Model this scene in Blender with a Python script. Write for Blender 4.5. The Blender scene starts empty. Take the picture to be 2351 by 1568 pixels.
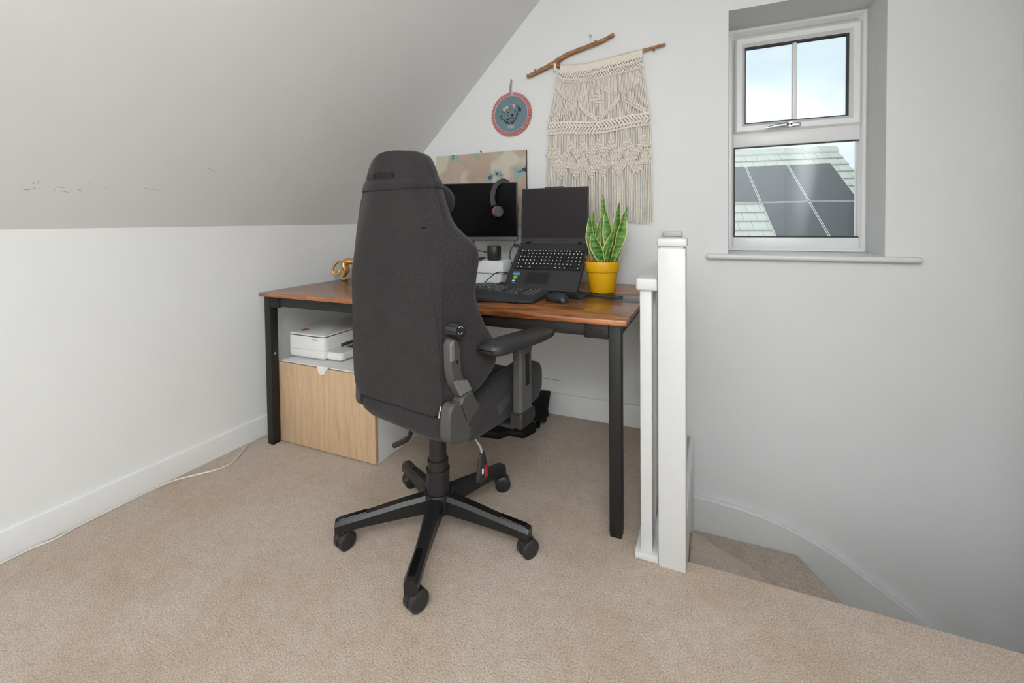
import bpy, bmesh, math, random
from mathutils import Vector, Matrix
random.seed(7)
PI = math.pi
scene = bpy.context.scene
COL = scene.collection

# ------------------------------------------------------------------ camera
IMG_W, IMG_H = 2351.0, 1568.0
F_PX, YAW, PITCH, ROLL, CY = 1036.7859, -0.41620882, 0.02621465, 0.01108225, 534.341
CAM_H = 1.08
cam_d = bpy.data.cameras.new('camera'); cam = bpy.data.objects.new('camera', cam_d); COL.objects.link(cam)
fwd = Vector((math.sin(YAW)*math.cos(PITCH), math.cos(YAW)*math.cos(PITCH), -math.sin(PITCH)))
rt = Vector((math.cos(YAW), -math.sin(YAW), 0)); dn = fwd.cross(rt)
rx = rt*math.cos(ROLL) + dn*math.sin(ROLL); dy_ = -rt*math.sin(ROLL) + dn*math.cos(ROLL)
cam.matrix_world = Matrix(((rx.x, -dy_.x, -fwd.x, 0), (rx.y, -dy_.y, -fwd.y, 0), (rx.z, -dy_.z, -fwd.z, CAM_H), (0, 0, 0, 1)))
cam_d.sensor_fit = 'HORIZONTAL'; cam_d.sensor_width = 36.0
cam_d.lens = 36.0*F_PX/IMG_W
cam_d.shift_y = -(IMG_H/2 - CY)/IMG_W
cam_d.clip_start = 0.02; cam_d.clip_end = 300
scene.camera = cam

# ------------------------------------------------------------------ light
scene.view_settings.view_transform = 'Standard'
scene.view_settings.look = 'None'
scene.view_settings.gamma = 1.0
scene.view_settings.use_curve_mapping = False
scene.view_settings.exposure = 0.0

world = bpy.data.worlds.new('sky'); scene.world = world; world.use_nodes = True
wn = world.node_tree.nodes; wl = world.node_tree.links
bg = wn['Background']
tc = wn.new('ShaderNodeTexCoord'); mp = wn.new('ShaderNodeMapping'); nz = wn.new('ShaderNodeTexNoise'); cr = wn.new('ShaderNodeValToRGB')
mp.inputs['Scale'].default_value = (2.2, 2.2, 5.5)
mp.inputs['Location'].default_value = (0.3, 0.1, 0.4)
nz.inputs['Scale'].default_value = 1.5; nz.inputs['Detail'].default_value = 5
cr.color_ramp.elements[0].position = 0.40; cr.color_ramp.elements[0].color = (0.70, 0.83, 0.90, 1)
cr.color_ramp.elements[1].position = 0.62; cr.color_ramp.elements[1].color = (0.95, 0.98, 1.0, 1)
wl.new(tc.outputs['Generated'], mp.inputs['Vector']); wl.new(mp.outputs['Vector'], nz.inputs['Vector'])
wl.new(nz.outputs['Fac'], cr.inputs['Fac']); wl.new(cr.outputs['Color'], bg.inputs['Color'])
bg.inputs['Strength'].default_value = 1.14

def area(name, loc, target, sx, sy, watts, color):
    d = bpy.data.lights.new(name, 'AREA'); d.shape = 'RECTANGLE'; d.size = sx; d.size_y = sy; d.energy = watts; d.color = color
    o = bpy.data.objects.new(name, d); COL.objects.link(o); o.location = loc
    o.rotation_euler = (Vector(target)-Vector(loc)).to_track_quat('-Z', 'Y').to_euler(); return o
# the photographer's flash, bounced off the ceiling above and behind the camera
area('bounce_flash', (0.0, -0.75, 1.45), (0.50, -1.75, 2.46), 0.35, 0.35, 114, (0.94, 0.985, 1.0))
area('direct_flash_fill', (0.05, -0.45, 1.78), (-0.25, 1.7, 0.4), 0.30, 0.30, 9.0, (0.95, 0.99, 1.0))  # direct fill added beside the camera, to set the stair treads apart
sun_d = bpy.data.lights.new('sun', 'SUN'); sun_d.energy = 2.4; sun_d.angle = math.radians(6); sun_d.color = (1.0, 0.97, 0.92)
sun = bpy.data.objects.new('sun', sun_d); COL.objects.link(sun); sun.rotation_euler = Vector((0.35, 0.75, -0.75)).to_track_quat('-Z', 'Y').to_euler()

# ------------------------------------------------------------------ materials
def new_mat(name):
    m = bpy.data.materials.new(name); m.use_nodes = True
    nt = m.node_tree; return m, nt, nt.nodes['Principled BSDF']
def setp(b, rough=0.5, metal=0.0, spec=0.5, coat=0.0, sheen=0.0):
    b.inputs['Roughness'].default_value = rough; b.inputs['Metallic'].default_value = metal
    b.inputs['Specular IOR Level'].default_value = spec
    b.inputs['Coat Weight'].default_value = coat; b.inputs['Sheen Weight'].default_value = sheen
def coords(nt, scale=(1, 1, 1), kind='Object'):
    t = nt.nodes.new('ShaderNodeTexCoord'); m = nt.nodes.new('ShaderNodeMapping'); m.inputs['Scale'].default_value = scale
    nt.links.new(t.outputs[kind], m.inputs['Vector']); return m.outputs['Vector']
def noise(nt, vec, scale, detail=3, rough=0.5):
    n = nt.nodes.new('ShaderNodeTexNoise'); n.inputs['Scale'].default_value = scale; n.inputs['Detail'].default_value = detail; n.inputs['Roughness'].default_value = rough
    nt.links.new(vec, n.inputs['Vector']); return n.outputs['Fac']
def ramp(nt, fac, stops):
    r = nt.nodes.new('ShaderNodeValToRGB'); e = r.color_ramp.elements
    while len(e) < len(stops): e.new(0.5)
    for i, (p, c) in enumerate(stops): e[i].position = p; e[i].color = (*c, 1)
    nt.links.new(fac, r.inputs['Fac']); return r.outputs['Color']
def mixc(nt, fac, a, b, mode='MIX'):
    m = nt.nodes.new('ShaderNodeMix'); m.data_type = 'RGBA'; m.blend_type = mode
    for k, v in ((0, fac), (6, a), (7, b)):
        if isinstance(v, (int, float)): m.inputs[k].default_value = v
        elif isinstance(v, tuple): m.inputs[k].default_value = (*v, 1)
        else: nt.links.new(v, m.inputs[k])
    return m.outputs[2]
def bump(nt, b, fac, strength, dist=0.01):
    n = nt.nodes.new('ShaderNodeBump'); n.inputs['Strength'].default_value = strength; n.inputs['Distance'].default_value = dist
    nt.links.new(fac, n.inputs['Height']); nt.links.new(n.outputs['Normal'], b.inputs['Normal'])
def mathn(nt, op, a, b=None):
    n = nt.nodes.new('ShaderNodeMath'); n.operation = op
    for i, v in enumerate((a, b)):
        if v is None: continue
        if isinstance(v, (int, float)): n.inputs[i].default_value = v
        else: nt.links.new(v, n.inputs[i])
    return n.outputs[0]
def simple(name, col, rough=0.5, metal=0.0, spec=0.5, var=0.06, nscale=40, bmp=0.0, coat=0.0, sheen=0.0):
    m, nt, b = new_mat(name); setp(b, rough, metal, spec, coat, sheen)
    f = noise(nt, coords(nt), nscale)
    lo = tuple(c*(1-var) for c in col); hi = tuple(min(1, c*(1+var)) for c in col)
    nt.links.new(ramp(nt, f, [(0.3, lo), (0.7, hi)]), b.inputs['Base Color'])
    if bmp: bump(nt, b, f, bmp, 0.003)
    return m
def seg_mask(nt, pos, a, b, width):
    # 1 near the segment a-b, 0 away from it
    A = Vector(a); B = Vector(b); d = B-A; L2 = d.dot(d)
    def vm(op, x, y):
        n = nt.nodes.new('ShaderNodeVectorMath'); n.operation = op
        for i, v in enumerate((x, y)):
            if isinstance(v, Vector): n.inputs[i].default_value = v
            else: nt.links.new(v, n.inputs[i])
        return n
    pa = vm('SUBTRACT', pos, A).outputs[0]
    t = mathn(nt, 'MULTIPLY', vm('DOT_PRODUCT', pa, d).outputs['Value'], 1.0/L2)
    cl = nt.nodes.new('ShaderNodeClamp'); nt.links.new(t, cl.inputs[0])
    sc = nt.nodes.new('ShaderNodeVectorMath'); sc.operation = 'SCALE'; sc.inputs[0].default_value = d; nt.links.new(cl.outputs[0], sc.inputs['Scale'])
    dist = vm('DISTANCE', pa, sc.outputs[0]).outputs['Value']
    return mathn(nt, 'LESS_THAN', dist, width)
def paint(name, col, marks=(), mcol=(0.2, 0.16, 0.14), strength=0.6):
    m, nt, b = new_mat(name); setp(b, 0.62, 0, 0.3)
    v = coords(nt); f1 = noise(nt, v, 2.2, 3); f2 = noise(nt, v, 240, 2)
    c = ramp(nt, f1, [(0.3, tuple(x*0.975 for x in col)), (0.7, col)])
    if marks:
        tcn = nt.nodes.new('ShaderNodeTexCoord')
        wob = nt.nodes.new('ShaderNodeTexNoise'); wob.inputs['Scale'].default_value = 60; nt.links.new(tcn.outputs['Object'], wob.inputs['Vector'])
        mm = None
        for a, e, w in marks:
            k = seg_mask(nt, tcn.outputs['Object'], a, e, w)
            mm = k if mm is None else mathn(nt, 'MAXIMUM', mm, k)
        brk = mathn(nt, 'GREATER_THAN', wob.outputs['Fac'], 0.43)
        mm = mathn(nt, 'MULTIPLY', mathn(nt, 'MULTIPLY', mm, brk), strength)
        c = mixc(nt, mm, c, mcol)
    nt.links.new(c, b.inputs['Base Color']); bump(nt, b, f2, 0.05, 0.002)
    return m

M = {}
WALL = (0.825, 0.825, 0.82)
M['wall'] = paint('wall_paint', WALL)
M['wall_back'] = paint('wall_back_paint', WALL, [((-0.885, 2.386, 0.188), (-0.838, 2.386, 0.1885), 0.0022), ((-0.838, 2.386, 0.1885), (-0.765, 2.386, 0.186), 0.0014), ((-0.70, 2.386, 1.86), (-0.695, 2.386, 1.72), 0.0006)], (0.22, 0.12, 0.05), 0.8)
M['slope'] = paint('ceiling_paint', (0.825, 0.825, 0.82), [
    ((-1.977, 0.679, 1.197), (-1.979, 0.690, 1.195), 0.0018), ((-1.979, 0.690, 1.195), (-1.971, 0.710, 1.203), 0.0013), ((-1.971, 0.710, 1.203), (-1.975, 0.732, 1.199), 0.0011),
    ((-1.945, 0.706, 1.229), (-1.957, 0.708, 1.217), 0.0013), ((-1.960, 0.700, 1.214), (-1.955, 0.694, 1.219), 0.0013), ((-1.975, 0.738, 1.199), (-1.975, 0.754, 1.199), 0.002),
    ((-1.965, 0.758, 1.209), (-1.968, 0.772, 1.206), 0.0014), ((-1.977, 0.770, 1.197), (-1.983, 0.795, 1.191), 0.0012), ((-1.971, 0.812, 1.203), (-1.974, 0.823, 1.200), 0.0011),
    ((-1.951, 0.836, 1.223), (-1.951, 0.842, 1.223), 0.0013), ((-1.959, 0.884, 1.215), (-1.960, 0.889, 1.214), 0.0013), ((-1.955, 0.999, 1.219), (-1.961, 1.061, 1.212), 0.0009), ((-1.866, 1.183, 1.307), (-1.881, 1.226, 1.293), 0.0009)], (0.16, 0.14, 0.14), 0.55)
M['gloss_white'] = simple('white_gloss_paint', (0.63, 0.63, 0.625), 0.32, 0, 0.5, 0.01, 30)
M['trim_white'] = simple('white_trim_paint', (0.78, 0.78, 0.775), 0.4, 0, 0.45, 0.01, 30)
M['upvc'] = simple('white_upvc', (0.86, 0.86, 0.855), 0.3, 0, 0.5, 0.01, 30)
M['rubber'] = simple('black_gasket', (0.015, 0.016, 0.018), 0.5)
def carpet():
    m, nt, b = new_mat('carpet'); setp(b, 0.95, 0, 0.1, 0, 0.25)
    v = coords(nt)
    big = noise(nt, v, 3.0, 3); mid = noise(nt, v, 26, 3); fine = noise(nt, v, 210, 4, 0.7)
    base = ramp(nt, fine, [(0.30, (0.335, 0.25, 0.19)), (0.5, (0.59, 0.48, 0.39)), (0.70, (0.79, 0.69, 0.60))])
    tint = ramp(nt, big, [(0.32, (0.88, 0.81, 0.72)), (0.58, (1.0, 1.0, 1.0))])
    t2 = ramp(nt, mid, [(0.35, (0.93, 0.90, 0.87)), (0.6, (1.0, 1.0, 1.0))])
    c = mixc(nt, 1.0, mixc(nt, 1.0, base, tint, 'MULTIPLY'), t2, 'MULTIPLY')
    nt.links.new(c, b.inputs['Base Color'])
    add = mathn(nt, 'ADD', fine, mathn(nt, 'MULTIPLY', mid, 0.8))
    bump(nt, b, add, 0.85, 0.006); return m
M['carpet'] = carpet()
def fabric(name, lo, hi, sc=420):
    m, nt, b = new_mat(name); setp(b, 0.92, 0, 0.15, 0, 0.12)
    v = coords(nt); f = noise(nt, v, sc, 3, 0.7); g = noise(nt, v, 9, 3)
    c = ramp(nt, f, [(0.32, lo), (0.7, hi)])
    c = mixc(nt, 1.0, c, ramp(nt, g, [(0.3, (0.86, 0.84, 0.87)), (0.7, (1.0, 1.0, 1.0))]), 'MULTIPLY')
    nt.links.new(c, b.inputs['Base Color']); bump(nt, b, f, 0.35, 0.002); return m
M['chair_fabric'] = fabric('charcoal_weave', (0.014, 0.0125, 0.013), (0.052, 0.046, 0.047))
M['chair_dark'] = fabric('dark_weave', (0.012, 0.011, 0.012), (0.03, 0.028, 0.03))
M['seam'] = simple('black_thread', (0.010, 0.009, 0.010), 0.8)
M['black_plastic'] = simple('black_plastic', (0.020, 0.019, 0.020), 0.42, 0, 0.5, 0.12, 200, 0.06)
M['black_nylon'] = simple('black_nylon', (0.011, 0.011, 0.0115), 0.38, 0, 0.45, 0.12, 160, 0.05)
M['grey_plastic'] = simple('dark_grey_plastic', (0.070, 0.066, 0.063), 0.5, 0, 0.4, 0.1, 220, 0.06)
M['light_bevel'] = simple('grey_plastic_facet', (0.17, 0.165, 0.165), 0.38, 0, 0.5, 0.05, 120)
M['gloss_black'] = simple('gloss_black', (0.006, 0.006, 0.0065), 0.12, 0, 0.5)
M['matte_black'] = simple('matte_black', (0.009, 0.009, 0.010), 0.6, 0, 0.3)
M['chrome'] = simple('chrome', (0.75, 0.75, 0.76), 0.16, 1.0, 0.5, 0.03)
M['steel'] = simple('steel', (0.45, 0.45, 0.46), 0.35, 1.0)
M['red'] = simple('red_print', (0.45, 0.012, 0.03), 0.5)
M['white_print'] = simple('white_print', (0.75, 0.75, 0.76), 0.5)
M['desk_metal'] = simple('black_powder_coat', (0.014, 0.013, 0.0125), 0.48, 0, 0.4, 0.1, 300, 0.05)
def rustic(name, dark, mid, light, rough, axis='x'):
    m, nt, b = new_mat(name); setp(b, rough, 0, 0.5, 0.15); b.inputs['Coat Roughness'].default_value = 0.18
    s = (1.6, 16, 16) if axis == 'x' else (16, 16, 1.6)
    v = coords(nt, s); f = noise(nt, v, 3.2, 6, 0.62); g = noise(nt, coords(nt, (3, 9, 9)), 2.2, 4); p = noise(nt, coords(nt, (9, 60, 60)), 4, 3)
    c = ramp(nt, f, [(0.28, dark), (0.5, mid), (0.75, light)])
    c = mixc(nt, 1.0, c, ramp(nt, g, [(0.30, (0.45, 0.40, 0.38)), (0.55, (1.0, 1.0, 1.0))]), 'MULTIPLY')
    c = mixc(nt, 1.0, c, ramp(nt, p, [(0.3, (0.8, 0.78, 0.76)), (0.55, (1.0, 1.0, 1.0))]), 'MULTIPLY')
    nt.links.new(c, b.inputs['Base Color']); bump(nt, b, p, 0.06, 0.002); return m
M['rustic'] = rustic('rustic_brown_board', (0.13, 0.040, 0.012), (0.40, 0.142, 0.042), (0.58, 0.26, 0.10), 0.24)
M['rustic_dark'] = rustic('dark_inlay_board', (0.018, 0.016, 0.015), (0.030, 0.027, 0.025), (0.045, 0.04, 0.036), 0.22)
def oak():
    m, nt, b = new_mat('oak_veneer'); setp(b, 0.45, 0, 0.4)
    v = coords(nt, (14, 14, 1.1)); f = noise(nt, v, 2.6, 5, 0.6); p = noise(nt, coords(nt, (110, 110, 5)), 3, 3)
    w = nt.nodes.new('ShaderNodeTexWave'); w.wave_type = 'BANDS'; w.bands_direction = 'X'; w.inputs['Scale'].default_value = 2.0; w.inputs['Distortion'].default_value = 14.0; w.inputs['Detail'].default_value = 3; w.inputs['Detail Scale'].default_value = 0.8
    nt.links.new(coords(nt, (3.2, 3.2, 0.9)), w.inputs['Vector'])
    c = ramp(nt, f, [(0.3, (0.56, 0.375, 0.225)), (0.7, (0.70, 0.51, 0.335))])
    c = mixc(nt, 0.35, c, ramp(nt, w.outputs['Fac'], [(0.0, (0.52, 0.34, 0.20)), (0.35, (0.66, 0.47, 0.31)), (1.0, (0.69, 0.50, 0.33))]))
    c = mixc(nt, 1.0, c, ramp(nt, p, [(0.35, (0.90, 0.87, 0.84)), (0.6, (1, 1, 1))]), 'MULTIPLY')
    nt.links.new(c, b.inputs['Base Color']); return m
M['oak'] = oak()
M['lam_white'] = simple('white_laminate', (0.78, 0.78, 0.765), 0.4, 0, 0.4, 0.01)
M['printer'] = simple('printer_shell', (0.80, 0.80, 0.79), 0.45, 0, 0.4, 0.01)
M['printer_dark'] = simple('printer_slot', (0.06, 0.06, 0.06), 0.5)
M['pot'] = simple('yellow_pot', (0.80, 0.42, 0.006), 0.38, 0, 0.4, 0.03, 12)
M['soil'] = simple('potting_soil', (0.05, 0.03, 0.02), 0.95, 0, 0.1, 0.5, 120, 0.6)
M['leaf_edge'] = simple('leaf_margin', (0.62, 0.60, 0.20), 0.45, 0, 0.4, 0.1, 60)
def leafmat():
    m, nt, b = new_mat('leaf_blade'); setp(b, 0.38, 0, 0.45)
    v = coords(nt, (9, 9, 30)); f = noise(nt, v, 2.4, 4, 0.6)
    nt.links.new(ramp(nt, f, [(0.36, (0.022, 0.085, 0.012)), (0.5, (0.075, 0.22, 0.025)), (0.66, (0.17, 0.36, 0.06))]), b.inputs['Base Color']); return m
M['leaf'] = leafmat()
M['dry_leaf'] = simple('dry_leaf', (0.30, 0.15, 0.05), 0.8, 0, 0.2, 0.3, 90)
M['gold'] = simple('gold_paint', (0.70, 0.40, 0.13), 0.36, 0.75, 0.5, 0.25, 120, 0.3)
M['cotton'] = simple('natural_cotton', (0.87, 0.79, 0.70), 0.95, 0, 0.1, 0.08, 260, 0.3)
def stickmat():
    m, nt, b = new_mat('driftwood'); setp(b, 0.7, 0, 0.3)
    f = noise(nt, coords(nt, (6, 30, 40)), 3, 5, 0.65)
    nt.links.new(ramp(nt, f, [(0.3, (0.20, 0.09, 0.045)), (0.55, (0.42, 0.215, 0.11)), (0.75, (0.56, 0.36, 0.21))]), b.inputs['Base Color']); bump(nt, b, f, 0.4, 0.004); return m
M['stick'] = stickmat()
M['hoop_blue'] = fabric('blue_linen', (0.165, 0.24, 0.275), (0.23, 0.32, 0.355), 700)
M['pink'] = simple('pink_ruffle', (0.60, 0.235, 0.235), 0.85, 0, 0.2, 0.2, 150, 0.3)
M['ribbon'] = simple('grey_ribbon', (0.33, 0.28, 0.28), 0.6)
M['thread_black'] = simple('black_embroidery', (0.008, 0.014, 0.02), 0.8)
M['thread_white'] = simple('white_embroidery', (0.72, 0.68, 0.64), 0.8)
M['thread_pink'] = simple('pale_pink_embroidery', (0.72, 0.54, 0.50), 0.8)
M['brass'] = simple('brass_nail', (0.35, 0.22, 0.09), 0.4, 0.8)
M['paper'] = simple('white_paper', (0.80, 0.81, 0.83), 0.6, 0, 0.3, 0.03, 25)
M['cable_white'] = simple('white_cable', (0.72, 0.67, 0.61), 0.45)
def screen(name, col, rough, sp=0.5):
    m, nt, b = new_mat(name); setp(b, rough, 0, sp)
    f = noise(nt, coords(nt), 500); nt.links.new(ramp(nt, f, [(0.3, tuple(c*0.9 for c in col)), (0.7, col)]), b.inputs['Base Color']); return m
M['screen'] = screen('monitor_panel', (0.002, 0.002, 0.0025), 0.30, 0.06)
M['lap_screen'] = screen('laptop_panel', (0.030, 0.024, 0.026), 0.40, 0.18)
M['laptop'] = simple('laptop_shell', (0.034, 0.034, 0.037), 0.52, 0, 0.4, 0.08, 400, 0.04)
M['keycap'] = simple('black_keycap', (0.010, 0.010, 0.011), 0.5)
M['kb_shell'] = simple('keyboard_shell', (0.040, 0.042, 0.046), 0.5, 0, 0.4)
M['kb_key'] = simple('charcoal_keycap', (0.060, 0.062, 0.068), 0.36, 0, 0.5)
M['sticker_blue'] = simple('blue_sticker', (0.02, 0.22, 0.46), 0.35)
M['sticker_green'] = simple('green_sticker', (0.22, 0.55, 0.12), 0.35)
M['hp_pink'] = simple('pink_cup_ring', (0.36, 0.10, 0.11), 0.5)
M['hp_grey'] = simple('grey_cup', (0.11, 0.105, 0.13), 0.5)
M['hp_band'] = simple('band_fabric', (0.065, 0.06, 0.062), 0.8)
def canvas_art():
    m, nt, b = new_mat('abstract_canvas_print'); setp(b, 0.7, 0, 0.3)
    v = coords(nt); f = noise(nt, v, 5, 4); c = ramp(nt, f, [(0.3, (0.46, 0.345, 0.27)), (0.7, (0.56, 0.43, 0.345))])
    g = noise(nt, v, 3.4, 2)
    c = mixc(nt, ramp(nt, g, [(0.52, (0, 0, 0)), (0.56, (1, 1, 1))]), c, (0.62, 0.56, 0.46))
    k = noise(nt, v, 9.0, 3)
    c = mixc(nt, ramp(nt, k, [(0.58, (0, 0, 0)), (0.62, (1, 1, 1))]), c, (0.33, 0.42, 0.38))
    c = mixc(nt, ramp(nt, k, [(0.645, (0, 0, 0)), (0.67, (1, 1, 1))]), c, (0.03, 0.05, 0.13))
    nt.links.new(c, b.inputs['Base Color']); return m
M['canvas'] = canvas_art()
M['canvas_edge'] = simple('dark_canvas_edge', (0.07, 0.05, 0.035), 0.7)
def glassmat():
    m = bpy.data.materials.new('window_glass'); m.use_nodes = True; nt = m.node_tree
    for n in list(nt.nodes): nt.nodes.remove(n)
    o = nt.nodes.new('ShaderNodeOutputMaterial'); tr = nt.nodes.new('ShaderNodeBsdfTransparent'); gl = nt.nodes.new('ShaderNodeBsdfGlossy'); fr = nt.nodes.new('ShaderNodeFresnel'); mx = nt.nodes.new('ShaderNodeMixShader')
    tr.inputs['Color'].default_value = (0.97, 0.99, 0.99, 1); gl.inputs['Roughness'].default_value = 0.0; fr.inputs['IOR'].default_value = 1.5
    nt.links.new(fr.outputs[0], mx.inputs[0]); nt.links.new(tr.outputs[0], mx.inputs[1]); nt.links.new(gl.outputs[0], mx.inputs[2]); nt.links.new(mx.outputs[0], o.inputs['Surface']); return m
M['glass'] = glassmat()
M['tile'] = simple('grey_roof_tile', (0.36, 0.385, 0.355), 0.8, 0, 0.3, 0.12, 3)
M['roof_felt'] = simple('dark_roof_felt', (0.10, 0.105, 0.10), 0.9)  # dark felt deck under the roof tiles
M['solar'] = simple('solar_cell', (0.018, 0.026, 0.034), 0.35, 0, 0.5, 0.1, 2)
M['solar_frame'] = simple('aluminium_rail', (0.55, 0.58, 0.60), 0.35, 0.6)
M['brick'] = simple('house_render', (0.50, 0.38, 0.30), 0.9, 0, 0.2, 0.1, 6)
M['bounce_ground'] = simple('pale_bounce_ground', (0.46, 0.43, 0.39), 0.95, 0, 0.1, 0.3, 3)  # unseen outside ground, colour made pale to bounce light into the window recess

# ------------------------------------------------------------------ mesh builder
class MB:
    def __init__(s): s.bm = bmesh.new()
    def box(s, x0, x1, y0, y1, z0, z1, bev=0.0, seg=2, mi=0):
        r = bmesh.ops.create_cube(s.bm, size=1.0); vs = r['verts']
        for v in vs: v.co = Vector(((x0+x1)/2+v.co.x*(x1-x0), (y0+y1)/2+v.co.y*(y1-y0), (z0+z1)/2+v.co.z*(z1-z0)))
        fs = set(f for v in vs for f in v.link_faces)
        for f in fs: f.material_index = mi
        if bev > 0: bmesh.ops.bevel(s.bm, geom=list(set(e for v in vs for e in v.link_edges)), offset=bev, segments=seg, profile=0.5, affect='EDGES', clamp_overlap=True)
        return s
    def obox(s, c, ax, ay, az, hx, hy, hz, bev=0.0, seg=1, mi=0):
        r = bmesh.ops.create_cube(s.bm, size=2.0); vs = r['verts']; c = Vector(c)
        ax = Vector(ax).normalized(); ay = Vector(ay).normalized(); az = Vector(az).normalized()
        for v in vs: v.co = c + ax*(v.co.x*hx) + ay*(v.co.y*hy) + az*(v.co.z*hz)
        for f in set(f for v in vs for f in v.link_faces): f.material_index = mi
        if bev > 0: bmesh.ops.bevel(s.bm, geom=list(set(e for v in vs for e in v.link_edges)), offset=bev, segments=seg, profile=0.5, affect='EDGES', clamp_overlap=True)
        return s
    def rings(s, rings, cap0=True, cap1=True, mi=0, closed=False):
        R = [[s.bm.verts.new(p) for p in ring] for ring in rings]; n = len(R[0])
        m = len(R)
        for i in range(m if closed else m-1):
            a, b = R[i], R[(i+1) % m]
            for j in range(n):
                f = s.bm.faces.new((a[j], a[(j+1) % n], b[(j+1) % n], b[j])); f.material_index = mi
        if not closed:
            if cap0: s.bm.faces.new(list(reversed(R[0]))).material_index = mi
            if cap1: s.bm.faces.new(R[-1]).material_index = mi
        return s
    def tube(s, pts, r, n=8, mi=0, flat=1.0, up=None):
        pts = [Vector(p) for p in pts]; rs = r if isinstance(r, (list, tuple)) else [r]*len(pts)
        rings = []; prev = None
        for i, p in enumerate(pts):
            t = (pts[min(i+1, len(pts)-1)]-pts[max(i-1, 0)]).normalized()
            if prev is None:
                a = Vector(up) if up else (Vector((0, 0, 1)) if abs(t.z) < 0.9 else Vector((1, 0, 0)))
            else: a = prev
            x = (a - t*a.dot(t)).normalized(); y = t.cross(x); prev = x
            rings.append([p + x*(rs[i]*math.cos(2*PI*k/n)) + y*(rs[i]*flat*math.sin(2*PI*k/n)) for k in range(n)])
        return s.rings(rings, mi=mi)
    def lathe(s, prof, c=(0, 0, 0), axis=(0, 0, 1), n=32, mi=0):
        c = Vector(c); az = Vector(axis).normalized(); ax = (Vector((1, 0, 0)) if abs(az.x) < 0.9 else Vector((0, 1, 0))); ax = (ax-az*ax.dot(az)).normalized(); ay = az.cross(ax)
        return s.rings([[c+az*z+ax*(max(r, 1e-5)*math.cos(2*PI*k/n))+ay*(max(r, 1e-5)*math.sin(2*PI*k/n)) for k in range(n)] for r, z in prof], mi=mi)
    def prism(s, poly, o, ax, ay, az, t0, t1, bev=0.0, mi=0, seg=1):
        o, ax, ay, az = Vector(o), Vector(ax), Vector(ay), Vector(az)
        a = [s.bm.verts.new(o+ax*x+ay*y+az*t0) for x, y in poly]; b = [s.bm.verts.new(o+ax*x+ay*y+az*t1) for x, y in poly]; n = len(poly)
        fs = [s.bm.faces.new(list(reversed(a))), s.bm.faces.new(b)]
        for j in range(n): fs.append(s.bm.faces.new((a[j], a[(j+1) % n], b[(j+1) % n], b[j])))
        for f in fs: f.material_index = mi
        bmesh.ops.recalc_face_normals(s.bm, faces=fs)
        if bev > 0:
            bmesh.ops.bevel(s.bm, geom=list(set(e for f in fs for e in f.edges)), offset=bev, segments=seg, profile=0.5, affect='EDGES', clamp_overlap=True)
        return s
    def ball(s, c, r, u=12, v=8, mi=0, sc=(1, 1, 1)):
        res = bmesh.ops.create_uvsphere(s.bm, u_segments=u, v_segments=v, radius=r)
        for w in res['verts']: w.co = Vector(c)+Vector((w.co.x*sc[0], w.co.y*sc[1], w.co.z*sc[2]))
        for f in set(f for w in res['verts'] for f in w.link_faces): f.material_index = mi
        return s
    def mesh(s, name, mats, smooth=40):
        bmesh.ops.recalc_face_normals(s.bm, faces=s.bm.faces)
        me = bpy.data.meshes.new(name); s.bm.to_mesh(me); s.bm.free()
        for m in (mats if isinstance(mats, (list, tuple)) else [mats]): me.materials.append(m)
        if smooth:
            for p in me.polygons: p.use_smooth = True
            me.set_sharp_from_angle(angle=math.radians(smooth))
        return me
    def obj(s, name, mats, parent=None, smooth=40, label=None, world=False):
        o = bpy.data.objects.new(name, s.mesh(name, mats, smooth)); COL.objects.link(o)
        if parent is not None:
            o.parent = parent
            if world:
                r = parent
                off = Vector((0, 0, 0))
                while r is not None: off += r.location; r = r.parent
                o.data.transform(Matrix.Translation(-off))
        if label: o['label'] = label
        return o
def thing(name, label, cat, loc=(0, 0, 0), rotz=0.0, group=None, kind=None):
    o = bpy.data.objects.new(name, None); o.empty_display_size = 0.05; COL.objects.link(o)
    o.location = loc; o.rotation_euler = (0, 0, rotz); o['label'] = label; o['category'] = cat
    if group: o['group'] = group
    if kind: o['kind'] = kind
    return o
def tag(o, label, cat, group=None, kind=None):
    o['label'] = label; o['category'] = cat
    if group: o['group'] = group
    if kind: o['kind'] = kind
    return o
def copyobj(o, name, parent, loc=None, mat=None):
    c = o.copy(); c.name = name; COL.objects.link(c); c.parent = parent
    if mat is not None: c.matrix_basis = mat
    elif loc is not None: c.location = loc
    return c
def struct(o, label, cat): return tag(o, label, cat, None, 'structure')
def catmull(pts, n, closed=False):
    P = [Vector(p) for p in pts]; m = len(P); out = []
    segs = m if closed else m-1
    for i in range(segs):
        p0 = P[(i-1) % m] if closed or i > 0 else P[0]*2-P[1]
        p1 = P[i]; p2 = P[(i+1) % m]; p3 = P[(i+2) % m] if closed or i+2 < m else P[-1]*2-P[-2]
        for k in range(n):
            t = k/n
            out.append(0.5*((2*p1)+(p2-p0)*t+(2*p0-5*p1+4*p2-p3)*t*t+(3*p1-p0-3*p2+p3)*t**3))
    if not closed: out.append(P[-1])
    return out

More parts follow.
